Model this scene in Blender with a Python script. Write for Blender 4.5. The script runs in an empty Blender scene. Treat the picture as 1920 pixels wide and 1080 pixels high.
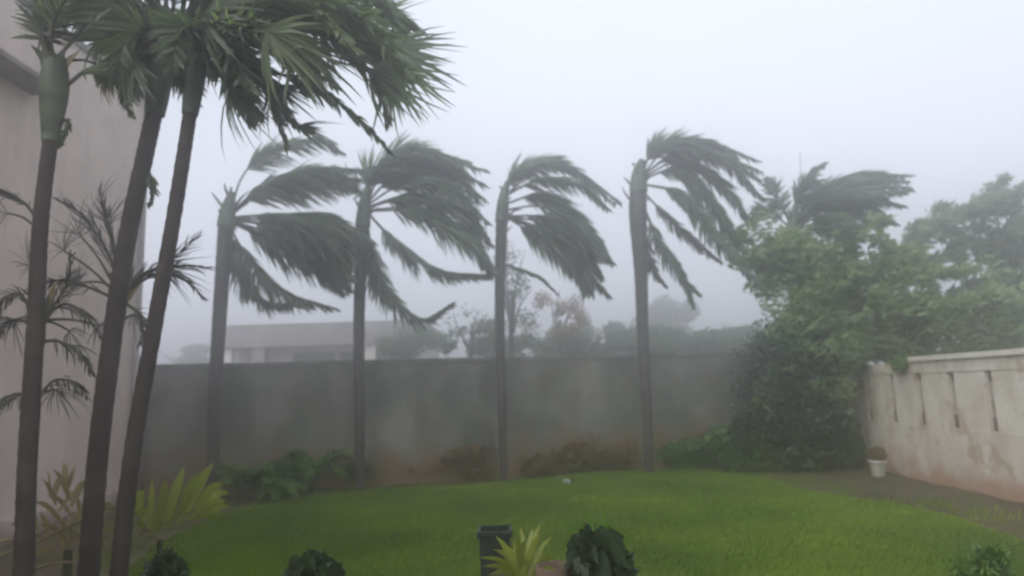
import bpy, math, random
import numpy as np
from mathutils import Vector, Matrix, noise

random.seed(7)
rng = np.random.default_rng(7)
scene = bpy.context.scene
R = math.radians

# ------------------------------------------------------------------ camera
CAM_H = 1.70
FOCAL = 1300.0                      # focal length in pixels of the 1920 wide photograph
PITCH, ROLL = 8.2, -1.8
cam_data = bpy.data.cameras.new("camera")
cam = bpy.data.objects.new("camera", cam_data)
scene.collection.objects.link(cam)
cam_data.sensor_width = 36.0
cam_data.lens = 36.0 * FOCAL / 1920.0
cam_data.clip_start = 0.05
cam_data.clip_end = 1500
CAM_ROT = Matrix.Rotation(R(90 + PITCH), 3, 'X') @ Matrix.Rotation(R(ROLL), 3, 'Z')
cam.matrix_world = Matrix.Translation((0, 0, CAM_H)) @ CAM_ROT.to_4x4()
cam_data.dof.use_dof = True
cam_data.dof.focus_distance = 2.2        # the phone focused on the rain close by
cam_data.dof.aperture_fstop = 2.2
scene.camera = cam

# ------------------------------------------------------------------ world, sun, exposure
SUN_EL, SUN_AZ = 46.0, -135.0
SKY_GAIN = 0.85
world = bpy.data.worlds.new("World")
scene.world = world
world.use_nodes = True
wn = world.node_tree
wn.nodes.clear()
w_out = wn.nodes.new('ShaderNodeOutputWorld')
w_bg = wn.nodes.new('ShaderNodeBackground')
w_bg.inputs['Strength'].default_value = 0.10
w_sky = wn.nodes.new('ShaderNodeTexSky')
w_sky.sky_type = 'NISHITA'
w_sky.sun_disc = False
w_sky.sun_elevation = R(SUN_EL)
w_sky.sun_rotation = R(SUN_AZ)
w_mix = wn.nodes.new('ShaderNodeMixRGB')
w_mix.inputs['Fac'].default_value = 0.93          # thick rain cloud over the clear sky
w_cloud = wn.nodes.new('ShaderNodeValToRGB')
w_tc = wn.nodes.new('ShaderNodeTexCoord')
w_noise = wn.nodes.new('ShaderNodeTexNoise')
w_noise.inputs['Scale'].default_value = 1.3
w_noise.inputs['Detail'].default_value = 3
w_cloud.color_ramp.elements[0].position = 0.3
w_cloud.color_ramp.elements[0].color = (0.79, 0.83, 0.95, 1)
w_cloud.color_ramp.elements[1].position = 0.75
w_cloud.color_ramp.elements[1].color = (0.90, 0.93, 1.03, 1)
w_scale = wn.nodes.new('ShaderNodeVectorMath')
w_scale.operation = 'SCALE'
w_scale.inputs['Scale'].default_value = 9.6 * SKY_GAIN
wn.links.new(w_tc.outputs['Generated'], w_noise.inputs['Vector'])
wn.links.new(w_noise.outputs['Fac'], w_cloud.inputs['Fac'])
wn.links.new(w_cloud.outputs['Color'], w_scale.inputs[0])
wn.links.new(w_sky.outputs['Color'], w_mix.inputs['Color1'])
wn.links.new(w_scale.outputs['Vector'], w_mix.inputs['Color2'])
wn.links.new(w_mix.outputs['Color'], w_bg.inputs['Color'])
wn.links.new(w_bg.outputs['Background'], w_out.inputs['Surface'])

sun_data = bpy.data.lights.new("sun", 'SUN')
sun_data.energy = 1.3
sun_data.angle = R(45)
sun_data.color = (1.0, 0.97, 0.93)
sun = bpy.data.objects.new("sun", sun_data)
scene.collection.objects.link(sun)
sd = Vector((math.sin(R(SUN_AZ)) * math.cos(R(SUN_EL)), math.cos(R(SUN_AZ)) * math.cos(R(SUN_EL)), math.sin(R(SUN_EL))))
sun.rotation_euler = sd.to_track_quat('Z', 'Y').to_euler()
sun.location = sd * 60

vs = scene.view_settings
scene.display_settings.display_device = 'sRGB'
vs.view_transform = 'Standard'
vs.look = 'None'
vs.exposure = 0.52
vs.gamma = 1.0
vs.use_curve_mapping = False
cy = scene.cycles
cy.max_bounces = 9
cy.diffuse_bounces = 3
cy.glossy_bounces = 2
cy.transmission_bounces = 4
cy.transparent_max_bounces = 8
cy.volume_bounces = 5
cy.use_denoising = True
cy.caustics_reflective = False
cy.caustics_refractive = False
cy.filter_width = 2.0
scene.render.use_motion_blur = False

# ------------------------------------------------------------------ picking points in the place
def ray(px, py):
    return (CAM_ROT @ Vector(((px - 960) / FOCAL, -(py - 540) / FOCAL, -1.0)))

def at(px, py, depth):
    d = ray(px, py)
    return Vector((0, 0, CAM_H)) + d * (depth / d.y)

def on_ground(px, py, z=0.0):
    d = ray(px, py)
    return Vector((0, 0, CAM_H)) + d * ((z - CAM_H) / d.z)

def ppm(depth):                      # metres for one photo pixel at a depth
    return depth / FOCAL

# ------------------------------------------------------------------ object helpers
def link(o, parent=None):
    scene.collection.objects.link(o)
    if parent is not None:
        o.parent = parent
        o.matrix_parent_inverse = Matrix.Identity(4)
        if o.type == 'MESH':
            o.location = -parent.location   # meshes are written in world coordinates
            if parent.parent is not None:
                o.location = Vector((0, 0, 0))
    return o

def mark(o, label=None, category=None, group=None, kind=None):
    if label: o['label'] = label
    if category: o['category'] = category
    if group: o['group'] = group
    if kind: o['kind'] = kind
    return o

def thing(name, loc, label, category, group=None):
    o = bpy.data.objects.new(name, None)
    o.empty_display_size = 0.2
    o.location = loc
    scene.collection.objects.link(o)
    return mark(o, label, category, group)

class Geo:
    """collects vertices and faces; build() links them as one mesh object"""
    def __init__(self):
        self.v = []; self.f = []; self.smooth = []
    def quad_strip(self, pts, sides, smooth=False):
        pass
    def box(self, lo, hi, bevel=0.0):
        x0, y0, z0 = lo; x1, y1, z1 = hi
        n = len(self.v)
        self.v += [(x0,y0,z0),(x1,y0,z0),(x1,y1,z0),(x0,y1,z0),(x0,y0,z1),(x1,y0,z1),(x1,y1,z1),(x0,y1,z1)]
        for q in ((0,3,2,1),(4,5,6,7),(0,1,5,4),(1,2,6,5),(2,3,7,6),(3,0,4,7)):
            self.f.append(tuple(n + i for i in q)); self.smooth.append(False)
        return self
    def prism(self, base, z0, z1):
        """vertical prism over a list of (x, y)"""
        n = len(self.v); k = len(base)
        self.v += [(x, y, z0) for x, y in base] + [(x, y, z1) for x, y in base]
        self.f.append(tuple(n + i for i in reversed(range(k)))); self.smooth.append(False)
        self.f.append(tuple(n + k + i for i in range(k))); self.smooth.append(False)
        for i in range(k):
            j = (i + 1) % k
            self.f.append((n + i, n + j, n + k + j, n + k + i)); self.smooth.append(False)
        return self
    def tube(self, pts, radii, sides=10, cap=True, wob=0.0):
        pts = [Vector(p) for p in pts]
        n = len(self.v); m = len(pts)
        ref = Vector((0.13, 1, 0.07))
        for i, p in enumerate(pts):
            t = (pts[min(i + 1, m - 1)] - pts[max(i - 1, 0)]).normalized()
            a = t.cross(ref)
            if a.length < 1e-3: a = t.cross(Vector((1, 0, 0)))
            a.normalize(); b = t.cross(a)
            r = radii[i] if hasattr(radii, '__len__') else radii
            for k in range(sides):
                an = 2 * math.pi * k / sides
                rr = r * (1 + wob * (random.random() - 0.5))
                self.v.append(tuple(p + (a * math.cos(an) + b * math.sin(an)) * rr))
        for i in range(m - 1):
            for k in range(sides):
                k2 = (k + 1) % sides
                self.f.append((n + i*sides + k, n + i*sides + k2, n + (i+1)*sides + k2, n + (i+1)*sides + k)); self.smooth.append(True)
        if cap:
            self.f.append(tuple(n + k for k in range(sides))); self.smooth.append(False)
            self.f.append(tuple(n + (m-1)*sides + k for k in reversed(range(sides)))); self.smooth.append(False)
        return self
    def lathe(self, centre, prof, sides=24):
        """prof: (radius, z) from bottom to top"""
        cx, cy_, cz = centre
        n = len(self.v); m = len(prof)
        for r, z in prof:
            for k in range(sides):
                a = 2 * math.pi * k / sides
                self.v.append((cx + r * math.cos(a), cy_ + r * math.sin(a), cz + z))
        for i in range(m - 1):
            for k in range(sides):
                k2 = (k + 1) % sides
                self.f.append((n + i*sides + k, n + i*sides + k2, n + (i+1)*sides + k2, n + (i+1)*sides + k)); self.smooth.append(True)
        self.f.append(tuple(n + k for k in reversed(range(sides)))); self.smooth.append(False)
        return self
    def blade(self, pts, widths, lateral):
        """a thin leaf: strip along pts, folded slightly along its middle"""
        n = len(self.v); m = len(pts)
        for i, p in enumerate(pts):
            w = lateral * widths[i] * 0.5
            self.v.append(tuple(p - w)); self.v.append(tuple(p + w))
        for i in range(m - 1):
            a = n + 2 * i
            self.f.append((a, a + 1, a + 3, a + 2)); self.smooth.append(False)
    def build(self, name, mat, parent=None):
        me = bpy.data.meshes.new(name)
        me.from_pydata([tuple(q) for q in self.v], [], self.f)
        me.polygons.foreach_set('use_smooth', self.smooth)
        me.materials.append(mat)
        me.update()
        o = bpy.data.objects.new(name, me)
        return link(o, parent)

def mesh_from_arrays(name, verts, faces, mat, parent=None, corners=4):
    me = bpy.data.meshes.new(name)
    nv, nf = len(verts), len(faces)
    me.vertices.add(nv); me.loops.add(nf * corners); me.polygons.add(nf)
    me.vertices.foreach_set('co', np.asarray(verts, dtype=np.float32).ravel())
    me.loops.foreach_set('vertex_index', np.asarray(faces, dtype=np.int32).ravel())
    me.polygons.foreach_set('loop_start', np.arange(0, nf * corners, corners, dtype=np.int32))
    me.materials.append(mat)
    me.update(calc_edges=True)
    me.validate()
    o = bpy.data.objects.new(name, me)
    return link(o, parent)

def spline(ctrl, n):
    """Catmull-Rom through control points"""
    c = [Vector(p) for p in ctrl]
    c = [c[0] * 2 - c[1]] + c + [c[-1] * 2 - c[-2]]
    out = []
    segs = len(c) - 3
    for i in range(n):
        u = i / (n - 1) * segs
        k = min(int(u), segs - 1); t = u - k
        p0, p1, p2, p3 = c[k], c[k+1], c[k+2], c[k+3]
        out.append(0.5 * ((2*p1) + (p2 - p0)*t + (2*p0 - 5*p1 + 4*p2 - p3)*t*t + (3*p1 - p0 - 3*p2 + p3)*t*t*t))
    return out

# ------------------------------------------------------------------ materials
MATS = {}
def new_mat(name):
    m = bpy.data.materials.new(name); m.use_nodes = True
    nt = m.node_tree
    b = nt.nodes['Principled BSDF']
    MATS[name] = m
    return m, nt, b

def ramp(nt, stops):
    r = nt.nodes.new('ShaderNodeValToRGB')
    e = r.color_ramp.elements
    while len(e) > 1: e.remove(e[0])
    e[0].position = stops[0][0]; e[0].color = (*stops[0][1], 1)
    for p, c in stops[1:]:
        k = e.new(p); k.color = (*c, 1)
    return r

def leaf_mat(name, dark, mid, light, trans=0.25, rough=0.42, patch=0.8):
    m, nt, b = new_mat(name)
    geo = nt.nodes.new('ShaderNodeNewGeometry')
    tc = nt.nodes.new('ShaderNodeTexCoord')
    n1 = nt.nodes.new('ShaderNodeTexNoise'); n1.inputs['Scale'].default_value = patch; n1.inputs['Detail'].default_value = 3
    nt.links.new(geo.outputs['Position'], n1.inputs['Vector'])
    mx = nt.nodes.new('ShaderNodeMath'); mx.operation = 'MULTIPLY_ADD'
    nt.links.new(geo.outputs['Random Per Island'], mx.inputs[0])
    mx.inputs[1].default_value = 0.5
    sub = nt.nodes.new('ShaderNodeMath'); sub.operation = 'MULTIPLY_ADD'
    nt.links.new(n1.outputs['Fac'], sub.inputs[0]); sub.inputs[1].default_value = 1.2; sub.inputs[2].default_value = -0.35
    nt.links.new(sub.outputs[0], mx.inputs[2])
    r = ramp(nt, [(0.0, dark), (0.5, mid), (1.0, light)])
    nt.links.new(mx.outputs[0], r.inputs['Fac'])
    nt.links.new(r.outputs['Color'], b.inputs['Base Color'])
    b.inputs['Roughness'].default_value = rough
    b.inputs['Specular IOR Level'].default_value = 0.5
    tr = nt.nodes.new('ShaderNodeBsdfTranslucent')
    br = nt.nodes.new('ShaderNodeMixRGB'); br.blend_type = 'MULTIPLY'; br.inputs['Fac'].default_value = 1
    br.inputs['Color2'].default_value = (1.0, 1.15, 0.6, 1)
    nt.links.new(r.outputs['Color'], br.inputs['Color1'])
    nt.links.new(br.outputs['Color'], tr.inputs['Color'])
    ms = nt.nodes.new('ShaderNodeMixShader'); ms.inputs['Fac'].default_value = trans
    out = nt.nodes['Material Output']
    nt.links.new(b.outputs[0], ms.inputs[1]); nt.links.new(tr.outputs[0], ms.inputs[2])
    nt.links.new(ms.outputs[0], out.inputs['Surface'])
    return m

def rough_mat(name, c1, c2, scale=3.0, rough=0.85, bump=0.2, bscale=30.0, detail=6, stretch=None, c3=None, dist=0.01):
    m, nt, b = new_mat(name)
    geo = nt.nodes.new('ShaderNodeNewGeometry')
    vec = geo.outputs['Position']
    if stretch:
        mp = nt.nodes.new('ShaderNodeMapping'); mp.inputs['Scale'].default_value = stretch
        nt.links.new(vec, mp.inputs['Vector']); vec = mp.outputs['Vector']
    n1 = nt.nodes.new('ShaderNodeTexNoise'); n1.inputs['Scale'].default_value = scale; n1.inputs['Detail'].default_value = detail
    nt.links.new(vec, n1.inputs['Vector'])
    stops = [(0.32, c1), (0.66, c2)]
    if c3: stops = [(0.3, c1), (0.5, c2), (0.72, c3)]
    r = ramp(nt, stops)
    nt.links.new(n1.outputs['Fac'], r.inputs['Fac'])
    nt.links.new(r.outputs['Color'], b.inputs['Base Color'])
    b.inputs['Roughness'].default_value = rough
    n2 = nt.nodes.new('ShaderNodeTexNoise'); n2.inputs['Scale'].default_value = bscale; n2.inputs['Detail'].default_value = 5
    nt.links.new(geo.outputs['Position'], n2.inputs['Vector'])
    bp = nt.nodes.new('ShaderNodeBump'); bp.inputs['Strength'].default_value = bump; bp.inputs['Distance'].default_value = dist
    nt.links.new(n2.outputs['Fac'], bp.inputs['Height'])
    nt.links.new(bp.outputs['Normal'], b.inputs['Normal'])
    return m

def trunk_mat(name, c1, c2, ring=14.0, lichen=None):
    """ringed palm bark"""
    m, nt, b = new_mat(name)
    geo = nt.nodes.new('ShaderNodeNewGeometry')
    mp = nt.nodes.new('ShaderNodeMapping'); mp.inputs['Scale'].default_value = (0.15, 0.15, 1)
    nt.links.new(geo.outputs['Position'], mp.inputs['Vector'])
    wv = nt.nodes.new('ShaderNodeTexWave'); wv.bands_direction = 'Z'; wv.wave_profile = 'SAW'
    wv.inputs['Scale'].default_value = ring / 6.28; wv.inputs['Distortion'].default_value = 2.2; wv.inputs['Detail'].default_value = 2
    nt.links.new(mp.outputs[0], wv.inputs['Vector'])
    n1 = nt.nodes.new('ShaderNodeTexNoise'); n1.inputs['Scale'].default_value = 5; n1.inputs['Detail'].default_value = 6
    nt.links.new(geo.outputs['Position'], n1.inputs['Vector'])
    mul = nt.nodes.new('ShaderNodeMath'); mul.operation = 'MULTIPLY_ADD'; mul.inputs[1].default_value = 0.14
    nt.links.new(wv.outputs['Fac'], mul.inputs[0])
    s2 = nt.nodes.new('ShaderNodeMath'); s2.operation = 'MULTIPLY'; s2.inputs[1].default_value = 1.0
    nt.links.new(n1.outputs['Fac'], s2.inputs[0]); nt.links.new(s2.outputs[0], mul.inputs[2])
    stops = [(0.2, c1), (0.8, c2)]
    if lichen: stops = [(0.2, c1), (0.6, c2), (0.85, lichen)]
    r = ramp(nt, stops)
    nt.links.new(mul.outputs[0], r.inputs['Fac']); nt.links.new(r.outputs['Color'], b.inputs['Base Color'])
    b.inputs['Roughness'].default_value = 0.7
    bp = nt.nodes.new('ShaderNodeBump'); bp.inputs['Strength'].default_value = 0.6; bp.inputs['Distance'].default_value = 0.012
    nt.links.new(mul.outputs[0], bp.inputs['Height']); nt.links.new(bp.outputs['Normal'], b.inputs['Normal'])
    return m

def wall_mat(name, base1, base2, stain, height, amount=0.5, streak=(3.5, 3.5, 0.25), moss=None, blotch=0.35):
    """rendered masonry with rain streaks and a splash-stained foot"""
    m, nt, b = new_mat(name)
    geo = nt.nodes.new('ShaderNodeNewGeometry')
    n1 = nt.nodes.new('ShaderNodeTexNoise'); n1.inputs['Scale'].default_value = 1.1; n1.inputs['Detail'].default_value = 8; n1.inputs['Roughness'].default_value = 0.6
    nt.links.new(geo.outputs['Position'], n1.inputs['Vector'])
    r1 = ramp(nt, [(0.33, base1), (0.66, base2)])
    nt.links.new(n1.outputs['Fac'], r1.inputs['Fac'])
    # streaks running down
    mp = nt.nodes.new('ShaderNodeMapping'); mp.inputs['Scale'].default_value = streak
    nt.links.new(geo.outputs['Position'], mp.inputs['Vector'])
    n2 = nt.nodes.new('ShaderNodeTexNoise'); n2.inputs['Scale'].default_value = 1.6; n2.inputs['Detail'].default_value = 6
    nt.links.new(mp.outputs[0], n2.inputs['Vector'])
    r2 = ramp(nt, [(0.42, (0, 0, 0)), (0.72, (amount, amount, amount))])
    nt.links.new(n2.outputs['Fac'], r2.inputs['Fac'])
    mxa = nt.nodes.new('ShaderNodeMixRGB')
    nt.links.new(r2.outputs['Color'], mxa.inputs['Fac']); nt.links.new(r1.outputs['Color'], mxa.inputs['Color1'])
    mc = moss or tuple(c * 0.45 for c in base1)
    mxa.inputs['Color2'].default_value = (*mc, 1)
    # broad blotches where the paint has gone
    n5 = nt.nodes.new('ShaderNodeTexNoise'); n5.inputs['Scale'].default_value = 1.7; n5.inputs['Detail'].default_value = 9; n5.inputs['Roughness'].default_value = 0.65
    of = nt.nodes.new('ShaderNodeVectorMath'); of.operation = 'ADD'; of.inputs[1].default_value = (17.3, 4.1, 8.8)
    nt.links.new(geo.outputs['Position'], of.inputs[0]); nt.links.new(of.outputs[0], n5.inputs['Vector'])
    r5 = ramp(nt, [(0.53, (0, 0, 0)), (0.60, (blotch, blotch, blotch))])
    nt.links.new(n5.outputs['Fac'], r5.inputs['Fac'])
    mx5 = nt.nodes.new('ShaderNodeMixRGB'); nt.links.new(r5.outputs['Color'], mx5.inputs['Fac']); nt.links.new(mxa.outputs['Color'], mx5.inputs['Color1'])
    mx5.inputs['Color2'].default_value = (*[0.5 * (a_ + b_) for a_, b_ in zip(mc, stain)], 1)
    mxa = mx5
    # splash stains near the foot, ragged
    sep = nt.nodes.new('ShaderNodeSeparateXYZ'); nt.links.new(geo.outputs['Position'], sep.inputs[0])
    n3 = nt.nodes.new('ShaderNodeTexNoise'); n3.inputs['Scale'].default_value = 1.9; n3.inputs['Detail'].default_value = 7
    nt.links.new(geo.outputs['Position'], n3.inputs['Vector'])
    ad = nt.nodes.new('ShaderNodeMath'); ad.operation = 'MULTIPLY_ADD'; ad.inputs[1].default_value = 1.0 / height
    nt.links.new(sep.outputs['Z'], ad.inputs[0])
    sb = nt.nodes.new('ShaderNodeMath'); sb.operation = 'MULTIPLY_ADD'; sb.inputs[1].default_value = -2.2; sb.inputs[2].default_value = 1.0
    nt.links.new(n3.outputs['Fac'], sb.inputs[0]); nt.links.new(sb.outputs[0], ad.inputs[2])
    r3 = ramp(nt, [(0.1, (0.85, 0.85, 0.85)), (0.75, (0, 0, 0))])
    nt.links.new(ad.outputs[0], r3.inputs['Fac'])
    mxb = nt.nodes.new('ShaderNodeMixRGB')
    nt.links.new(r3.outputs['Color'], mxb.inputs['Fac']); nt.links.new(mxa.outputs['Color'], mxb.inputs['Color1'])
    mxb.inputs['Color2'].default_value = (*stain, 1)
    nt.links.new(mxb.outputs['Color'], b.inputs['Base Color'])
    b.inputs['Roughness'].default_value = 0.8
    n4 = nt.nodes.new('ShaderNodeTexNoise'); n4.inputs['Scale'].default_value = 14; n4.inputs['Detail'].default_value = 8
    nt.links.new(geo.outputs['Position'], n4.inputs['Vector'])
    bp = nt.nodes.new('ShaderNodeBump'); bp.inputs['Strength'].default_value = 0.35; bp.inputs['Distance'].default_value = 0.02
    nt.links.new(n4.outputs['Fac'], bp.inputs['Height']); nt.links.new(bp.outputs['Normal'], b.inputs['Normal'])
    return m

M_frond = leaf_mat('palm_frond_green', (0.09, 0.12, 0.085), (0.14, 0.18, 0.125), (0.20, 0.25, 0.16), 0.45)
M_frond_near = leaf_mat('near_frond_green', (0.09, 0.115, 0.08), (0.15, 0.19, 0.12), (0.24, 0.29, 0.17), 0.45)
M_frond_light = leaf_mat('pale_frond_green', (0.14, 0.18, 0.10), (0.22, 0.27, 0.15), (0.34, 0.38, 0.22), 0.5)
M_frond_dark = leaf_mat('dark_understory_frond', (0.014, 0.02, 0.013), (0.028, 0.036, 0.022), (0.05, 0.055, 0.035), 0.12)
M_frond_dry = leaf_mat('dry_frond', (0.12, 0.085, 0.05), (0.24, 0.19, 0.10), (0.36, 0.31, 0.16), 0.3)
M_yellow = leaf_mat('yellow_green_leaf', (0.10, 0.14, 0.02), (0.24, 0.28, 0.04), (0.42, 0.42, 0.09), 0.3)
M_tree = leaf_mat('tree_leaf', (0.16, 0.23, 0.11), (0.27, 0.36, 0.17), (0.42, 0.52, 0.26), 0.5)
M_tree_pale = leaf_mat('pale_tree_leaf', (0.12, 0.17, 0.09), (0.20, 0.26, 0.13), (0.34, 0.40, 0.22), 0.45)
M_shrub = leaf_mat('dark_shrub_leaf', (0.02, 0.065, 0.012), (0.045, 0.12, 0.022), (0.10, 0.20, 0.04), 0.3)
M_shrub_dark = leaf_mat('creeper_leaf', (0.010, 0.028, 0.008), (0.02, 0.05, 0.013), (0.05, 0.10, 0.025), 0.2)
M_shrub_mid = leaf_mat('mid_shrub_leaf', (0.05, 0.13, 0.015), (0.10, 0.21, 0.025), (0.2, 0.32, 0.06), 0.35)
M_rust = leaf_mat('rusty_leaf', (0.10, 0.085, 0.02), (0.20, 0.12, 0.035), (0.32, 0.17, 0.06), 0.3)
M_far = leaf_mat('far_leaf', (0.05, 0.09, 0.03), (0.08, 0.13, 0.045), (0.15, 0.20, 0.08), 0.3)
M_glossy = leaf_mat('glossy_dark_leaf', (0.010, 0.022, 0.008), (0.02, 0.04, 0.013), (0.04, 0.07, 0.022), 0.15, rough=0.55)
M_stalk = rough_mat('palm_stalk', (0.05, 0.06, 0.03), (0.09, 0.10, 0.05), 8)
M_shaft = rough_mat('crownshaft_green', (0.04, 0.06, 0.035), (0.10, 0.13, 0.075), 9, rough=0.6, bump=0.1)
M_trunk_far = trunk_mat('grey_palm_trunk', (0.02, 0.017, 0.014), (0.075, 0.062, 0.052), 40)
M_trunk_near = trunk_mat('wet_palm_trunk', (0.012, 0.008, 0.006), (0.040, 0.027, 0.021), 55, lichen=(0.07, 0.068, 0.05))
M_bark = rough_mat('tree_bark', (0.03, 0.025, 0.02), (0.08, 0.07, 0.055), 9, bump=0.5)
M_wall_grey = wall_mat('grey_rendered_wall', (0.09, 0.095, 0.075), (0.26, 0.255, 0.215), (0.19, 0.11, 0.048), 1.0, 0.6, streak=(1.5, 1.5, 0.5), moss=(0.05, 0.065, 0.038))
M_wall_white = wall_mat('stained_white_wall', (0.62, 0.57, 0.48), (0.76, 0.72, 0.64), (0.42, 0.23, 0.14), 0.5, 0.55, streak=(1.5, 1.5, 0.9), moss=(0.36, 0.30, 0.19), blotch=0.65)
M_coping = rough_mat('weathered_coping', (0.12, 0.12, 0.10), (0.24, 0.235, 0.2), 3)
M_coping_white = rough_mat('pale_coping', (0.6, 0.56, 0.48), (0.8, 0.76, 0.68), 3)
M_recess = rough_mat('slot_backing_brown', (0.24, 0.20, 0.16), (0.42, 0.37, 0.31), 4)  # browner and darker than the wall face
M_slot_shade = rough_mat('painted_slot_shade', (0.06, 0.04, 0.03), (0.13, 0.09, 0.07), 5)  # dark colour stands for the shade inside slot openings
M_house = wall_mat('pink_house_wall', (0.56, 0.46, 0.41), (0.66, 0.55, 0.49), (0.18, 0.15, 0.11), 0.35, 0.25, moss=(0.27, 0.24, 0.2), blotch=0.12)
M_slab = rough_mat('sunshade_concrete', (0.10, 0.09, 0.085), (0.2, 0.18, 0.17), 3)
M_frame = rough_mat('painted_window_frame', (0.3, 0.28, 0.26), (0.4, 0.38, 0.36), 3)
M_far_wall = rough_mat('far_house_wall', (0.6, 0.58, 0.55), (0.8, 0.77, 0.73), 0.8)
M_far_roof = rough_mat('far_house_parapet', (0.2, 0.185, 0.18), (0.32, 0.30, 0.29), 1.2)
M_soil = rough_mat('wet_soil', (0.04, 0.03, 0.014), (0.08, 0.055, 0.026), 1.6, bump=0.8, bscale=12, c3=(0.075, 0.09, 0.022), dist=0.04)
M_lawn = rough_mat('lawn_turf', (0.05, 0.08, 0.008), (0.10, 0.15, 0.010), 0.9, bump=0.8, bscale=60, c3=(0.16, 0.21, 0.014), dist=0.03)
M_pave = rough_mat('terrace_paving', (0.12, 0.105, 0.09), (0.22, 0.2, 0.17), 2)
M_kerb = rough_mat('brown_kerb', (0.07, 0.05, 0.035), (0.14, 0.10, 0.07), 4)
M_terracotta = rough_mat('terracotta', (0.09, 0.06, 0.035), (0.17, 0.12, 0.08), 5)
M_pot_white = rough_mat('white_pot', (0.45, 0.43, 0.38), (0.7, 0.68, 0.62), 5)
M_pot_dark = rough_mat('dark_plastic_planter', (0.008, 0.014, 0.009), (0.02, 0.03, 0.018), 5, rough=0.85)
M_stone = rough_mat('pale_stone', (0.25, 0.24, 0.22), (0.6, 0.58, 0.55), 7)
M_metal = rough_mat('mast_metal', (0.15, 0.15, 0.15), (0.25, 0.25, 0.25), 4)

m, nt, b = new_mat('window_glass')
b.inputs['Base Color'].default_value = (0.03, 0.035, 0.04, 1); b.inputs['Roughness'].default_value = 0.08
M_glass = m

# grass blades
m, nt, b = new_mat('grass_blade')
geo = nt.nodes.new('ShaderNodeNewGeometry')
n1 = nt.nodes.new('ShaderNodeTexNoise'); n1.inputs['Scale'].default_value = 0.55; n1.inputs['Detail'].default_value = 5
nt.links.new(geo.outputs['Position'], n1.inputs['Vector'])
ma = nt.nodes.new('ShaderNodeMath'); ma.operation = 'MULTIPLY_ADD'; ma.inputs[1].default_value = 0.35
nt.links.new(geo.outputs['Random Per Island'], ma.inputs[0])
mb = nt.nodes.new('ShaderNodeMath'); mb.operation = 'MULTIPLY_ADD'; mb.inputs[1].default_value = 1.5; mb.inputs[2].default_value = -0.42
nt.links.new(n1.outputs['Fac'], mb.inputs[0]); nt.links.new(mb.outputs[0], ma.inputs[2])
rr = ramp(nt, [(0.0, (0.06, 0.13, 0.004)), (0.45, (0.13, 0.22, 0.006)), (0.8, (0.22, 0.32, 0.010)), (1.0, (0.38, 0.50, 0.04))])
nt.links.new(ma.outputs[0], rr.inputs['Fac']); nt.links.new(rr.outputs['Color'], b.inputs['Base Color'])
b.inputs['Roughness'].default_value = 0.6
tr = nt.nodes.new('ShaderNodeBsdfTranslucent'); nt.links.new(rr.outputs['Color'], tr.inputs['Color'])
ms = nt.nodes.new('ShaderNodeMixShader'); ms.inputs['Fac'].default_value = 0.3
nt.links.new(b.outputs[0], ms.inputs[1]); nt.links.new(tr.outputs[0], ms.inputs[2])
nt.links.new(ms.outputs[0], nt.nodes['Material Output'].inputs['Surface'])
M_grass = m

# ------------------------------------------------------------------ ground
def height(x, y):
    return 0.02 * noise.noise(Vector((x * 0.5, y * 0.5, 0)))

g = Geo()
g.v = [(-170, -30, -0.03), (170, -30, -0.03), (170, 290, -0.03), (-170, 290, -0.03)]
g.f = [(0, 1, 2, 3)]; g.smooth = [False]
ground = g.build('ground', M_soil)
mark(ground, kind='structure')

# uneven soil bed inside the garden walls, its relief modelled
xs = np.linspace(-6.3, 6.6, 90); ys = np.linspace(2.5, 14.8, 90)
verts = [(x, y, 0.0 + 0.035 * noise.fractal(Vector((x * 1.3, y * 1.3, 1.0)), 1.0, 2.0, 4)) for y in ys for x in xs]
faces = [(j*90+i, j*90+i+1, (j+1)*90+i+1, (j+1)*90+i) for j in range(89) for i in range(89)]
bed = mesh_from_arrays('soil', verts, faces, M_soil); mark(bed, kind='structure')

# the lawn: outline found on the ground, then a slightly domed sheet
edge_px = [(205, 1078), (262, 1030), (345, 985), (430, 958), (520, 940), (640, 926), (740, 915), (860, 912), (980, 902), (1100, 888), (1230, 876),
           (1340, 884), (1440, 896), (1530, 918), (1620, 935), (1700, 945), (1790, 965), (1860, 988), (1960, 1020)]
edge = [on_ground(*p) for p in edge_px]
poly = [(p.x, p.y) for p in edge] + [(6.0, 4.6), (2.0, 4.4), (-2.5, 4.6), (-4.6, 6.2)]
def inside(x, y):
    if -1.0 < x < 1.0 and y < 6.05: return False      # the terrace lies here
    c = False; n = len(poly)
    for i in range(n):
        x1, y1 = poly[i]; x2, y2 = poly[(i+1) % n]
        if (y1 > y) != (y2 > y) and x < (x2 - x1) * (y - y1) / (y2 - y1) + x1: c = not c
    return c
P = np.array(poly); Q = np.roll(P, -1, axis=0)
def edge_dist(x, y):
    d = Q - P; t = np.clip(((x - P[:, 0]) * d[:, 0] + (y - P[:, 1]) * d[:, 1]) / (d ** 2).sum(1), 0, 1)
    return float(np.sqrt(((P[:, 0] + t * d[:, 0] - x) ** 2 + (P[:, 1] + t * d[:, 1] - y) ** 2).min()))
def lawn_z(x, y):
    e = edge_dist(x, y)
    s = min(1.0, e / 0.35)
    return -0.05 + 0.085 * s + 0.02 * noise.noise(Vector((x * 0.6, y * 0.6, 3))) * s
NX, NY = 150, 120
gx = np.linspace(-6.2, 6.8, NX); gy = np.linspace(4.2, 13.9, NY)
lv = []; idx = {}
lf = []
ins = [[inside(x, y) for x in gx] for y in gy]
zc = {}
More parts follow.
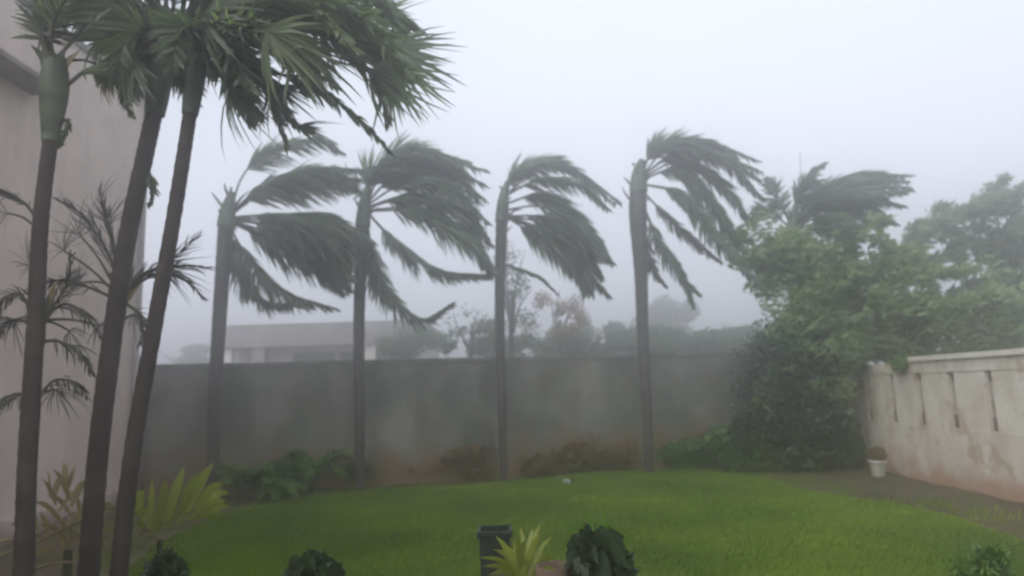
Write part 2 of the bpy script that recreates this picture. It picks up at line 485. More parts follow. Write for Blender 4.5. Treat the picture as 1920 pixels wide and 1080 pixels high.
for j in range(NY):
    for i in range(NX):
        if ins[j][i] or any(0 <= j+b < NY and 0 <= i+a < NX and ins[j+b][i+a] for a in (-1, 0, 1) for b in (-1, 0, 1)):
            z = lawn_z(gx[i], gy[j]) if ins[j][i] else -0.06
            idx[(i, j)] = len(lv); lv.append((gx[i], gy[j], z))
for j in range(NY - 1):
    for i in range(NX - 1):
        k = [(i, j), (i+1, j), (i+1, j+1), (i, j+1)]
        if all(q in idx for q in k): lf.append([idx[q] for q in k])
lawn = mesh_from_arrays('lawn', lv, lf, M_lawn); mark(lawn, kind='structure')

# grass blades over the lawn, denser near the camera
NB = 420000
bx = rng.uniform(-6.2, 6.7, NB); u = rng.uniform(0, 1, NB); by = 4.6 + (13.8 - 4.6) * u ** 1.35
gi = np.clip(((bx + 6.2) / 13.0 * (NX - 1)), 0, NX - 1.001); gj = np.clip(((by - 4.2) / 9.7 * (NY - 1)), 0, NY - 1.001)
ii = gi.astype(int); jj = gj.astype(int)
insA = np.array(ins)
Z = np.full((NY, NX), -9.0)
for (i, j), k in idx.items(): Z[j, i] = lv[k][2]
ok = insA[jj, ii] & insA[jj + 1, ii + 1] & insA[jj, ii + 1] & insA[jj + 1, ii]
bx, by, ii, jj, gi, gj = bx[ok], by[ok], ii[ok], jj[ok], gi[ok], gj[ok]
fx, fy = gi - ii, gj - jj
bz = Z[jj, ii]*(1-fx)*(1-fy) + Z[jj, ii+1]*fx*(1-fy) + Z[jj+1, ii]*(1-fx)*fy + Z[jj+1, ii+1]*fx*fy
n = len(bx)
patch = 0.5 + 0.5 * np.sin(bx * 2.1 + np.cos(by * 1.7) * 1.5) * np.cos(by * 1.3 + bx)
h = rng.uniform(0.02, 0.045, n) * (0.75 + 0.7 * patch)
ang = rng.uniform(0, 2 * np.pi, n); w = rng.uniform(0.004, 0.009, n) * (1 + (by - 5) * 0.12)
lean = rng.uniform(-0.6, 0.6, n) * h; lean2 = h * rng.uniform(0.1, 0.9, n)
V = np.empty((n, 3, 3))
V[:, 0] = np.stack([bx - np.cos(ang) * w, by - np.sin(ang) * w, bz - 0.004], 1)
V[:, 1] = np.stack([bx + np.cos(ang) * w, by + np.sin(ang) * w, bz - 0.004], 1)
V[:, 2] = np.stack([bx + lean2, by + lean, bz + h], 1)
grass = mesh_from_arrays('grass', V.reshape(-1, 3), np.arange(n * 3).reshape(-1, 3), M_grass, corners=3)
mark(grass, 'short bright green grass covering the lawn between the two walls', 'grass', kind='stuff')

# grass and weeds straggling over the soil beyond the mown edge
ex = []
for _ in range(60000):
    x = random.uniform(-6.2, 6.5); y = 4.8 + random.random() * 9.5
    if y > 13.4 + 0.2 * x: continue
    if inside(x, y): continue
    e = edge_dist(x, y)
    k = noise.fractal(Vector((x * 1.1, y * 1.1, 5)), 1.0, 2.0, 3)
    if random.random() < math.exp(-e / (0.22 + 0.25 * max(0, k + .4))) + (0.10 if k > 0.25 else 0): ex.append((x, y))
ex = np.array(ex); n = len(ex)
hh = rng.uniform(0.03, 0.08, n); an = rng.uniform(0, 6.28, n); ww_ = rng.uniform(0.006, 0.014, n)
V = np.empty((n, 3, 3))
V[:, 0] = np.stack([ex[:, 0] - np.cos(an) * ww_, ex[:, 1] - np.sin(an) * ww_, np.full(n, -0.04)], 1)
V[:, 1] = np.stack([ex[:, 0] + np.cos(an) * ww_, ex[:, 1] + np.sin(an) * ww_, np.full(n, -0.04)], 1)
V[:, 2] = np.stack([ex[:, 0] + hh * rng.uniform(-.2, .9, n), ex[:, 1] + hh * rng.uniform(-.6, .6, n), hh + 0.01], 1)
weeds = mesh_from_arrays('weeds', V.reshape(-1, 3), np.arange(n * 3).reshape(-1, 3), M_grass, corners=3)
mark(weeds, 'sparse grass and weeds straggling over the bare soil around the lawn', 'weeds', kind='stuff')

# ------------------------------------------------------------------ garden walls
BW0, BWS = 13.55, 0.20               # the far wall runs along y = BW0 + BWS * x
def wall_y(x): return BW0 + BWS * x
WH = 2.30
XW = 6.66                            # face of the white wall on the right
wl = thing('garden_wall', (-0.2, wall_y(-0.2), 0), 'long grey weathered garden wall behind the four leaning palms', 'wall')
def wall_run(x0, x1, z0, z1, dy0, dy1):
    g = Geo(); n = 40
    front = [(x0 + (x1 - x0) * i / n, wall_y(x0 + (x1 - x0) * i / n) + dy0) for i in range(n + 1)]
    back = [(x, wall_y(x) + dy1) for x, y in reversed(front)]
    k = len(front)
    for i in range(k):
        hz = z1 + 0.012 * noise.noise(Vector((front[i][0] * 0.8, 0, z1)))
        b2 = back[k - 1 - i]
        g.v += [(front[i][0], front[i][1], z0), (front[i][0], front[i][1], hz), (b2[0], b2[1], hz), (b2[0], b2[1], z0)]
    for i in range(k - 1):
        a = 4 * i; c = a + 4
        g.f += [(a, c, c+1, a+1), (a+1, c+1, c+2, a+2), (a+2, c+2, c+3, a+3)]
        g.smooth += [False] * 3
    g.f += [(0, 1, 2, 3), (4*(k-1), 4*(k-1)+3, 4*(k-1)+2, 4*(k-1)+1)]; g.smooth += [False] * 2
    return g
wall_run(-6.75, 7.4, -0.1, WH - 0.07, 0, 0.22).build('wall_body', M_wall_grey, wl)
wall_run(-6.78, 7.4, WH - 0.068, WH, -0.035, 0.255).build('coping', M_coping, wl)
pb = Geo(); xa = -6.80
pb.prism([(xa, wall_y(xa) - 0.10), (xa + 0.36, wall_y(xa + 0.36) - 0.10), (xa + 0.36, wall_y(xa + 0.36) - 0.002), (xa, wall_y(xa) - 0.002)], -0.1, WH - 0.09)
pb.build('pier', wall_mat('pier_render', (0.13, 0.125, 0.11), (0.2, 0.19, 0.17), (0.1, 0.07, 0.04), 0.4, 0.4), wl)

# white wall: plinth, panels between slots, top band, coping
ww = thing('white_wall', (XW, 10.0, 0), 'stained white boundary wall with narrow vertical slots, right side of the garden', 'wall')
Y_END = wall_y(XW) - 0.02
slots = [13.30, 12.45, 11.60, 10.74, 9.89, 9.04, 8.19, 7.34, 6.49]
Z0, Z1, TOP = 0.88, 1.74, 1.93
def side_box(y0, y1, z0, z1, x0=0.0, x1=0.2):
    return Geo().box((XW + x0, y0, z0), (XW + x1, y1, z1))
lower = side_box(5.2, Y_END, -0.1, Z0).build('plinth', M_wall_white, ww)
side_box(5.2, Y_END, Z1, TOP).build('top_band', M_wall_white, ww)
Geo().box((XW + 0.072, 5.2, Z0), (XW + 0.19, Y_END, Z1)).build('slot_backing', M_recess, ww)
bounds = [Y_END] + slots + [5.2]
pan_mesh = None
for a, b_ in zip(bounds[:-1], bounds[1:]):
    ya = a - (0.075 if a != Y_END else 0); yb = b_ + (0.075 if b_ != 5.2 else 0)
    side_box(yb, ya, Z0 + 0.002, Z1 - 0.002, 0.012, 0.070).build('panel', M_wall_white, ww)
for y in slots:                     # solid dark boxes paint in shade at each slot's foot and head
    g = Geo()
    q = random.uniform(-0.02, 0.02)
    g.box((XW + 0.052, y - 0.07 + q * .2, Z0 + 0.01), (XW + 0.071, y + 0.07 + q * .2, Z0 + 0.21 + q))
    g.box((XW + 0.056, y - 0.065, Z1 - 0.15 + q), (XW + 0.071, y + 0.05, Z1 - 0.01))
    g.build('slot_shade', M_slot_shade, ww)
Geo().box((XW - 0.045, 5.2, TOP + 0.002), (XW + 0.245, 11.75, TOP + 0.075)).build('coping', M_coping_white, ww)

# ------------------------------------------------------------------ the pink house on the left
XH = -6.38; YH = 11.75; HH = 6.95
hs = thing('pink_house', (XH, 6.0, 0), 'tall pale pink rendered house behind the slim palms at the left', 'house')
Geo().box((XH - 7, -8, -0.1), (XH, YH, HH)).build('wall', M_house, hs)
Geo().box((XH - 7.04, -8.04, HH + 0.002), (XH + 0.05, YH + 0.05, HH + 0.10)).build('roof_edge', M_slab, hs)
g = Geo()                           # tapered concrete sunshade over the window
ys0, ys1 = 6.9, 8.85; zt = 5.80
g.v = [(XH, ys0, zt), (XH, ys1, zt), (XH, ys1, zt + 0.26), (XH, ys0, zt + 0.26),
       (XH + 0.42, ys0, zt), (XH + 0.42, ys1, zt), (XH + 0.42, ys1, zt + 0.07), (XH + 0.42, ys0, zt + 0.07)]
g.f = [(0,1,5,4), (3,7,6,2), (4,5,6,7), (1,2,6,5), (0,4,7,3), (0,3,2,1)]; g.smooth = [False]*6
g.build('sunshade', M_slab, hs)
Geo().box((XH, -8, -0.1), (XH + 0.06, YH, 0.28)).build('plinth', M_house, hs)
g = Geo().tube([(XH + 0.07, YH - 0.14, 0.1), (XH + 0.07, YH - 0.14, HH)], 0.045, 10)
g.build('drainpipe', M_frame, hs)

# ------------------------------------------------------------------ palms
def leaf_profile(t):
    return (0.45 + 0.55 * math.sin(math.pi * min(1, t * 1.05) ** 0.75)) * (1 - 0.45 * t ** 3)

def frond_mesh(path, leaf_len, count, width, spread, wind, droop, start=0.16, bend=0.5, plume=0.35, tilt=0.0, tips=2, ragged=0.12, comb=1.0):
    """leaflets along a rachis. spread: sideways share; wind: vector blowing the leaflets; droop: gravity share"""
    g = Geo()
    n = len(path)
    for s in (-1, 1):
        for k in range(count):
            if random.random() < ragged * 0.5: continue
            t = start + (1 - start) * (k + random.random()) / count
            u = t * (n - 1); i = min(int(u), n - 2); f = u - i
            p = path[i].lerp(path[i+1], f)
            T = (path[min(i+1, n-1)] - path[max(i-1, 0)]).normalized()
            side = T.cross(Vector((0, 0, 1)))
            if side.length < 0.1: side = Vector((0, 1, 0))
            side.normalize()
            up = side.cross(T)
            roll_ = random.gauss(0, plume)
            sv = (side * math.cos(roll_) * s + up * math.sin(roll_ + tilt))
            sp_ = spread
            if sv.z > 0 and comb < 1: sv.z *= comb; sp_ = spread * 0.55
            L = leaf_len * leaf_profile(t) * random.uniform(0.72, 1.12)
            if comb < 1: L *= 0.55 + 0.45 * min(1, t / 0.4)
            d = (T * 0.8 + sv * sp_ * (1 - 0.35 * t)).normalized()
            d = (d + wind * random.uniform(0.5, 1.0) * 0.5 + Vector((0, 0, -droop)) * random.uniform(0.1, 0.6)).normalized()
            pts = [p]; q = p
            dirn = d.copy()
            for m_ in range(3):
                q = q + dirn * (L / 3); pts.append(q)
                dirn = (dirn + wind * 0.28 * bend + Vector((0, 0, -droop * 0.6 * bend)) + Vector((random.gauss(0, .06), random.gauss(0, .06), random.gauss(0, .06)))).normalized()
            view = (p - Vector((0, 0, CAM_H))).normalized()
            rv = Vector((random.gauss(0, 1), random.gauss(0, 1), random.gauss(0, 1)))
            lat = dirn.cross(rv)
            if lat.length < 1e-3: continue
            lat.normalize()
            w = width * random.uniform(0.7, 1.2)
            g.blade(pts, [w * 0.55, w, w * 0.75, w * 0.08], lat)
    return g

def add_frond(parent, path_ctrl, mat, stalk_mat, leaf_len, count, width, spread=0.7, wind=Vector((0.6, 0, 0)), droop=0.3,
              start=0.16, stalk_r=0.018, plume=0.35, bend=0.5, label=None, tilt=0.0, ragged=0.12, comb=1.0):
    path = spline(path_ctrl, 28)
    fr = frond_mesh(path, leaf_len, count, width, spread, wind, droop, start, bend, plume, tilt, ragged=ragged, comb=comb).build('frond', mat, parent)
    st = Geo().tube(path, [stalk_r * (1 - 0.85 * i / 27) + 0.002 for i in range(28)], 6).build('stalk', stalk_mat, fr)
    if label: fr['label'] = label
    return fr

def trunk_geo(path, r0, r1, rings=0.02, n=70, bulge=None, sides=14):
    pts = spline(path, n)
    rad = []
    for i in range(n):
        t = i / (n - 1)
        r = r0 + (r1 - r0) * t
        if bulge: r += bulge(t)
        r *= 1 + rings * (((i % 3) - 1)) + 0.02 * random.uniform(-1, 1)
        rad.append(r)
    return Geo().tube(pts, rad, sides)

WIND = Vector((1, 0, 0))
def add_fan(parent, hub, start, radius, a0, a1, count, width, mat, stalk_mat, tilt=0.5, droop=0.25, joined=0.35, curl=0.2, stalk_r=0.009):
    """a leaf whose blades radiate from the stalk's end; angles in degrees, 0 = right, 90 = up"""
    g = Geo()
    ax = Vector((1, tilt * random.uniform(-1, 1), 0)).normalized(); az = Vector((0, tilt * random.uniform(-1, 1), 1)).normalized()
    gust = random.uniform(0.8, 2.2); width = width * 0.8; count = int(count * 1.15)
    for k in range(count):
        a = math.radians(a0 + (a1 - a0) * (k + random.uniform(-.55, .55)) / max(1, count - 1))
        d = (ax * math.cos(a) + az * math.sin(a)).normalized()
        if random.random() < 0.1: continue
        L = radius * random.choice((1, 1, 0.8, 0.6)) * random.uniform(0.7, 1.2)
        p = hub.copy(); pts = [p]; dd = d.copy()
        for m_ in range(4):
            p = p + dd * (L / 4); pts.append(p)
            dd = (dd + WIND * 0.55 * curl * gust + Vector((0, 0, -droop * 0.3)) + Vector((random.gauss(0, .05), random.gauss(0, .08), random.gauss(0, .05)))).normalized()
        lat = d.cross(ax.cross(az)); lat.normalize()
        lat = (lat + Vector((0, random.uniform(-.6, .6), 0))).normalized()
        g.blade(pts, [width * joined, width, width * 0.95, width * 0.6, width * 0.06], lat)
    fr = g.build('frond', mat, parent)
    pth = spline([start, start.lerp(hub, 0.5) + Vector((0, 0, 0.06 * (hub - start).length)), hub], 12)
    Geo().tube(pth, [stalk_r * (1.3 - 0.5 * i / 11) for i in range(12)], 6).build('stalk', stalk_mat, fr)
    return fr
def jitter(v, s, sy=None):
    return Vector((v.x + random.gauss(0, s), v.y + random.gauss(0, s if sy is None else sy), v.z + random.gauss(0, s)))

def wind_palm(name_label, base_px, trunk_px, r0, r1, shaft_px, fronds, depth_extra=0.0, copies=1, leaf=0.62, count=95, group='palms lined up in front of the grey wall', bulge=None, fill=()):
    r_ = ray(*base_px); k_ = r_.x / r_.y
    D = (BW0 - 0.55 + depth_extra) / (1 - BWS * k_)       # half a metre in front of the far wall
    base = Vector((k_ * D, D, 0))
    t = thing('palm_tree', base, name_label, 'palm tree', group)
    path = [base - Vector((0, 0, 0.12))] + [at(px, py, D) for px, py in trunk_px]
    trunk_geo(path, r0 * 0.78, r1, 0.02, 60, bulge).build('trunk', M_trunk_far, t)
    shaft = [at(px, py, D) for px, py in shaft_px]
    n = 14; sp = spline(shaft, n)
    Geo().tube(sp, [r1 * (1.18 - 0.75 * (i / (n-1)) ** 1.4) for i in range(n)], 12).build('crownshaft', M_shaft, t)
    for i in range(11):
        g = Geo()
        a = random.uniform(0, 6.283); z = shaft[0].lerp(shaft[-1], random.uniform(-0.5, 0.9))
        o_ = Vector((math.cos(a), math.sin(a), 0)); L_ = random.uniform(0.12, 0.34)
        q_ = z + o_ * r1 * 0.8
        g.tube([q_, q_ + o_ * L_ * 0.45 + Vector((0.02, 0, L_ * 0.5)), q_ + o_ * L_ * 0.8 + Vector((0.07, 0, L_ * random.uniform(.3, .9)))], [0.03, 0.02, 0.006], 5)
        g.build('leaf_base', M_stalk, t)
    filled = []
    for k, (pts, kw) in enumerate(fronds):
        filled.append((pts, kw))
        if k + 1 < len(fronds) and k in fill:
            q = fronds[k + 1][0]
            m = min(len(pts), len(q))
            a_ = [pts[round(i * (len(pts) - 1) / (m - 1))] for i in range(m)]; b_ = [q[round(i * (len(q) - 1) / (m - 1))] for i in range(m)]
            nk = dict(kw); nk.update(dy=random.uniform(-.5, .5), copies=1, start=0.3)
            filled.append(([((u_[0] + v_[0]) / 2, (u_[1] + v_[1]) / 2) for u_, v_ in zip(a_, b_)], nk))
    for k, (pts, kw) in enumerate(filled):
        for c in range(kw.get('copies', copies)):
            dz = kw.get('dy', random.uniform(-0.5, 0.5)) + (0 if c == 0 else random.uniform(-0.9, 0.9))
            m = len(pts)
            jj_ = 0.0 if c == 0 else 0.13
            ctrl = []
            for i, (px, py) in enumerate(pts):
                f = i / (m - 1)
                p = at(px, py, D + dz * f)
                if c: p = p + Vector((random.gauss(0, jj_), 0, random.gauss(0, jj_))) * f
                ctrl.append(p)
            add_frond(t, ctrl, kw.get('mat', M_frond), M_stalk, kw.get('leaf', leaf) * 1.32, int(kw.get('count', count) * 1.5), 0.044,
                      kw.get('spread', 0.62) * 1.55, WIND * kw.get('wind', 0.45) * 0.8, kw.get('droop', 0.42), kw.get('start', 0.17), 0.022, 0.85, comb=0.15)
    return t

# palm 1: leftmost of the row
wind_palm('grey-trunked palm leftmost of the row, fronds streaming right against the low house',
    (400, 868), [(402, 760), (410, 620), (418, 500), (424, 420)], 0.125, 0.135, [(424, 425), (428, 390), (436, 360)],
    [([(430, 405), (455, 330), (505, 283), (590, 262), (640, 285)], dict(dy=0.2, start=0.3, leaf=0.5)),
     ([(430, 402), (490, 352), (580, 318), (685, 318)], dict(dy=-0.3)),
     ([(430, 405), (500, 358), (590, 340), (660, 352)], dict(dy=0.5, copies=1)),
     ([(430, 408), (520, 402), (610, 405), (665, 450)], dict(dy=0.0, copies=2, leaf=0.7)),
     ([(430, 412), (520, 425), (610, 450), (660, 520)], dict(dy=-0.5, copies=2, leaf=0.7)),
     ([(430, 415), (500, 450), (580, 490), (640, 548)], dict(dy=0.5, copies=2)),
     ([(430, 425), (470, 490), (530, 545), (625, 578)], dict(dy=-0.3, leaf=0.5)),
     ([(430, 435), (448, 500), (490, 560), (560, 572)], dict(dy=0.4, leaf=0.45)),
     ([(430, 420), (440, 470), (455, 530), (475, 560)], dict(dy=0.8, leaf=0.4, count=50))], fill=(1, 3, 4))
# palm 2
wind_palm('second palm of the row, one torn lower frond curling up at its tip',
    (676, 884), [(674, 760), (673, 620), (676, 500), (680, 420)], 0.105, 0.12, [(680, 425), (684, 380), (692, 345)],
    [([(686, 380), (700, 322), (780, 283), (905, 318)], dict(dy=-0.3, copies=2, leaf=0.6)),
     ([(688, 380), (740, 330), (820, 312), (905, 372)], dict(dy=0.5, copies=2)),
     ([(690, 388), (760, 368), (850, 385), (915, 455)], dict(dy=0.0, copies=2, leaf=0.65)),
     ([(690, 395), (780, 398), (860, 440), (925, 505)], dict(dy=-0.6, copies=2, leaf=0.6)),
     ([(690, 400), (745, 455), (820, 505), (915, 522)], dict(dy=0.5, leaf=0.42, copies=2)),
     ([(688, 410), (700, 480), (735, 560), (790, 598), (845, 572)], dict(dy=-0.3, leaf=0.42, droop=0.1)),
     ([(686, 415), (693, 490), (715, 545), (755, 575)], dict(dy=0.4, leaf=0.45)),
     ([(684, 380), (665, 350), (640, 320), (615, 318)], dict(dy=1.0, leaf=0.3, count=40))], fill=(0, 1))
# palm 3
wind_palm('third palm of the row, the slimmest, its fronds folded into a drooping fan',
    (945, 892), [(941, 760), (937, 620), (938, 500), (941, 410)], 0.085, 0.115, [(941, 415), (944, 372), (952, 340)],
    [([(944, 372), (968, 322), (1050, 305), (1160, 378)], dict(dy=0.2, leaf=0.48, copies=2)),
     ([(946, 368), (1010, 338), (1085, 345), (1140, 392)], dict(dy=-0.4, leaf=0.42)),
     ([(948, 382), (1010, 368), (1085, 410), (1140, 485)], dict(dy=0.4, copies=2, leaf=0.55)),
     ([(950, 405), (1020, 408), (1095, 445), (1145, 490)], dict(dy=-0.2, leaf=0.5)),
     ([(950, 405), (1015, 430), (1080, 480), (1108, 548)], dict(dy=0.0, copies=3, leaf=0.55)),
     ([(948, 405), (1000, 440), (1050, 480), (1095, 540)], dict(dy=0.6, leaf=0.5)),
     ([(943, 495), (975, 505), (1010, 520), (1045, 552)], dict(dy=0.1, leaf=0.22, count=60, start=0.05, spread=0.25, droop=0.15))], fill=(2, 3, 4))
# palm 4
wind_palm('fourth and tallest palm of the row, with a swollen torn crown base',
    (1216, 874), [(1212, 760), (1205, 620), (1202, 520), (1196, 400), (1197, 350)], 0.11, 0.155, [(1197, 360), (1198, 325), (1204, 300)],
    [([(1202, 332), (1230, 275), (1310, 262), (1418, 300)], dict(dy=-0.3, leaf=0.5, copies=2)),
     ([(1203, 330), (1270, 288), (1350, 290), (1425, 372)], dict(dy=0.4, leaf=0.5, copies=2)),
     ([(1205, 335), (1270, 322), (1340, 385), (1400, 480)], dict(dy=0.0, leaf=0.48, copies=2)),
     ([(1206, 345), (1280, 365), (1350, 450), (1425, 540)], dict(dy=-0.5, leaf=0.45, copies=2)),
     ([(1206, 360), (1250, 405), (1300, 450), (1352, 492)], dict(dy=0.4, leaf=0.32)),
     ([(1206, 385), (1235, 450), (1270, 510), (1312, 552)], dict(dy=-0.2, leaf=0.32, copies=2)),
     ([(1206, 410), (1212, 460), (1225, 505), (1250, 538)], dict(dy=0.5, leaf=0.25, count=60))], fill=(0, 1),
    bulge=lambda t: 0.035 * math.exp(-((t - 0.80) / 0.13) ** 2))
# palm 5, in the trees at the right
wind_palm('bushy-headed palm rising out of the leafy tree, right of the row of four',
    (1500, 880), [(1497, 760), (1492, 620), (1486, 500), (1484, 440)], 0.11, 0.12, [(1484, 445), (1488, 410), (1494, 380)],
    [([(1488, 425), (1500, 360), (1520, 325), (1545, 305)], dict(dy=0.0, leaf=0.3, count=60)),
     ([(1488, 420), (1540, 355), (1610, 325), (1695, 328)], dict(dy=0.3, leaf=0.5, copies=2)),
     ([(1490, 420), (1550, 370), (1620, 350), (1700, 350)], dict(dy=-0.4, leaf=0.5, copies=2)),
     ([(1490, 425), (1550, 385), (1620, 385), (1680, 420)], dict(dy=0.5, leaf=0.42)),
     ([(1490, 428), (1540, 405), (1580, 410), (1620, 440)], dict(dy=-0.5, leaf=0.45, copies=2)),
     ([(1484, 425), (1465, 385), (1450, 350), (1440, 335)], dict(dy=0.6, leaf=0.35, count=60)),
     ([(1488, 425), (1520, 380), (1560, 350), (1640, 340)], dict(dy=0.1, leaf=0.55, copies=2)),
     ([(1488, 430), (1530, 420), (1570, 430), (1600, 470)], dict(dy=0.3, leaf=0.5, copies=2)),
     ([(1486, 430), (1500, 440), (1530, 460), (1550, 490)], dict(dy=-0.5, leaf=0.5)),
     ([(1484, 430), (1450, 400), (1425, 395), (1405, 420)], dict(dy=0.8, leaf=0.35, count=60))], group=None, fill=(1, 2, 3, 4, 5))

def strap_leaf(parent, ctrl, width, mat, fold=0.25, n=10, name='leaf'):
    sp = spline(ctrl, n)
    g = Geo()
    for i, p in enumerate(sp):
        f = i / (n - 1)
        T = (sp[min(i+1, n-1)] - sp[max(i-1, 0)]).normalized()
        view = (p - Vector((0, 0, CAM_H))).normalized()
        lat = T.cross(Vector((0.25, 1, 0.25)).normalized())
        if lat.length < 1e-3: lat = Vector((1, 0, 0))
        lat.normalize(); nor = lat.cross(T)
        w = width * (math.sin(math.pi * min(0.97, (f * 0.86 + 0.12)) ** 0.9)) * 0.5
        g.v += [tuple(p - lat * w + nor * w * fold), tuple(p - nor * 0.0), tuple(p + lat * w + nor * w * fold)]
    for i in range(n - 1):
        a = 3 * i
        g.f += [(a, a+1, a+4, a+3), (a+1, a+2, a+5, a+4)]; g.smooth += [True, True]
    return g.build(name, mat, parent)

# ---- slim palms close to the camera on the left
def near_palm(label, D, trunk_px, r0, r1, shaft_px, fronds, shaft_mat=M_shaft, fans=(), shaft_r=None, group='slim palms close by at the left edge'):
    path = [at(px, py, D) for px, py in trunk_px]
    d = (path[0] - path[1]); k = (path[0].z + 0.15) / -d.z if d.z < 0 else 1
    base = path[0] + d * k
    t = thing('slim_palm', Vector((base.x, base.y, 0)), label, 'palm tree', group)
    trunk_geo([base] + path, r0 * 0.86, r1 * 0.88, 0.03, 110).build('trunk', M_trunk_near, t)
    sp = spline([at(px, py, D) for px, py in shaft_px], 16)
    Geo().tube(sp, shaft_r or [r1 * (1.05 + 0.22 * math.sin(math.pi * min(1, i / 9))) * (1 - 0.6 * max(0, (i - 8) / 7)) for i in range(16)], 14).build('crownshaft', shaft_mat, t)
    for pts, kw in fronds:
        m = len(pts); dy = kw.get('dy', 0.0)
        for c in range(kw.get('copies', 1)):
            dd = dy + (random.uniform(-0.5, 0.5) if c else 0)
            ctrl = []
            for i, (px, py) in enumerate(pts):
                f = i / (m - 1)
                p = at(px, py, D + dd * f)
                if c: p += Vector((random.gauss(0, 0.07), 0, random.gauss(0, 0.07))) * f
                ctrl.append(p)
            add_frond(t, ctrl, kw.get('mat', M_frond_near), M_stalk, kw.get('leaf', 0.42), kw.get('count', 60), kw.get('width', 0.032),
                      kw.get('spread', 0.9), WIND * kw.get('wind', 0.35), kw.get('droop', 0.35), kw.get('start', 0.18), 0.012, kw.get('plume', 0.35), 0.6, tilt=kw.get('tilt', 0))
    top_ = sp[12]; ax_ = (sp[-1] - sp[8]).normalized()
    for i in range(9):               # torn leaf bases opening round the head
        a = 6.283 * i / 9 + random.uniform(-.3, .3); o_ = Vector((math.cos(a), math.sin(a), 0))
        L_ = random.uniform(0.14, 0.34); q_ = sp[random.randint(7, 12)] + o_ * r1 * 0.9
        strap_leaf(t, [q_, q_ + ax_ * L_ * 0.5 + o_ * 0.03, q_ + ax_ * L_ * 0.9 + o_ * random.uniform(.06, .16)], random.uniform(.04, .07), M_shaft if i % 3 else M_frond_dry, n=7, name='leaf_base')
    for (sx, sy), (hx, hy), dd, rad, a0, a1, cnt, wd, mt, dr in fans:
        add_fan(t, at(hx, hy, D + dd), at(sx, sy, D), rad * ppm(D), a0, a1, cnt, wd, mt, M_stalk, droop=dr)
    return t

near_palm('nearest slim palm at the far left, straight dark trunk with a short green crownshaft', 4.4,
    [(44, 1080), (52, 850), (66, 620), (76, 420), (96, 250)], 0.068, 0.050, [(94, 265), (99, 200), (103, 150), (103, 108)],
    [([(92, 80), (95, 30), (60, -30), (20, -60)], dict(leaf=0.3, dy=0.2)),
     ([(92, 80), (110, 20), (160, -40), (230, -60)], dict(leaf=0.35, dy=-0.3)),
     ([(95, 100), (85, 60), (100, 10), (110, -60)], dict(leaf=0.25, dy=0.3)),
     ([(105, 110), (160, 60), (230, 60), (300, 130)], dict(leaf=0.3, dy=0.9)),
     ([(125, 160), (170, 130), (215, 150), (245, 215)], dict(leaf=0.22, dy=0.6, mat=M_frond_light, count=45)),
     ([(92, 300), (110, 270), (118, 250), (124, 236)], dict(leaf=0.05, count=8)),
     ([(110, 235), (122, 225), (126, 240), (112, 275)], dict(leaf=0.06, count=10))],
    shaft_r=[0.050 + 0.038 * math.sin(math.pi * min(1, i / 17)) ** 1.2 * (1 - 0.0 * i) for i in range(16)],
    fans=[((100, 120), (92, 40), 0.1, 95, 50, 150, 14, 0.035, M_frond_near, -0.1), ((96, 115), (80, 62), -0.2, 70, -110, -20, 5, 0.03, M_frond_dark, 0.3),
          ((100, 120), (200, 130), 0.8, 85, -130, -20, 20, 0.018, M_frond_dry, 0.5)])

near_palm('slim palm with the thickest dark trunk leaning right, between its two neighbours', 4.9,
    [(166, 1080), (184, 850), (212, 620), (238, 450), (272, 290), (292, 200)], 0.082, 0.066, [(290, 215), (300, 150), (312, 90), (322, 40)],
    [([(315, 90), (260, 30), (200, 10), (150, 60)], dict(leaf=0.36, dy=0.3, copies=2, wind=0.1)),
     ([(312, 100), (280, 60), (240, 70), (215, 140)], dict(leaf=0.42, dy=-0.4, copies=2, wind=0.1)),
     ([(318, 80), (290, 0), (230, -50), (150, -40)], dict(leaf=0.45, dy=0.2, copies=2, wind=0.1)),
     ([(318, 70), (340, -30), (420, -70), (520, -40)], dict(leaf=0.5, dy=-0.2, copies=2)),
     ([(318, 80), (370, 20), (450, 10), (540, 70)], dict(leaf=0.5, dy=0.5, copies=3)),
     ([(316, 90), (360, 60), (420, 90), (470, 170)], dict(leaf=0.42, dy=-0.6, copies=2)),
     ([(312, 100), (330, 80), (350, 110), (360, 190)], dict(leaf=0.42, dy=0.9, copies=2)),
     ([(310, 110), (300, 90), (270, 110), (250, 190)], dict(leaf=0.36, dy=0.8, copies=2, wind=0.1)),
     ([(312, 100), (290, 40), (250, 20), (200, 100)], dict(leaf=0.4, dy=1.0, copies=2, wind=0.1)),
     ([(310, 105), (340, 60), (390, 50), (430, 110)], dict(leaf=0.42, dy=1.2, copies=2)),
     ([(275, 300), (282, 335), (285, 362), (278, 390)], dict(leaf=0.10, count=14, dy=0.0))],
    fans=[((310, 90), (210, 60), 0.4, 120, -150, -30, 22, 0.034, M_frond_near, 0.4), ((312, 90), (250, 110), -0.3, 110, -170, -40, 22, 0.03, M_frond_near, 0.5),
          ((312, 90), (300, 40), 0.5, 150, -120, 0, 22, 0.036, M_frond_near, 0.4), ((316, 80), (420, 110), 0.5, 130, -110, 10, 24, 0.03, M_frond_near, 0.5),
          ((316, 80), (380, 30), -0.5, 150, -100, 30, 24, 0.036, M_frond_near, 0.4), ((312, 80), (180, 10), 0.8, 110, -160, -40, 20, 0.03, M_frond_near, 0.3)])

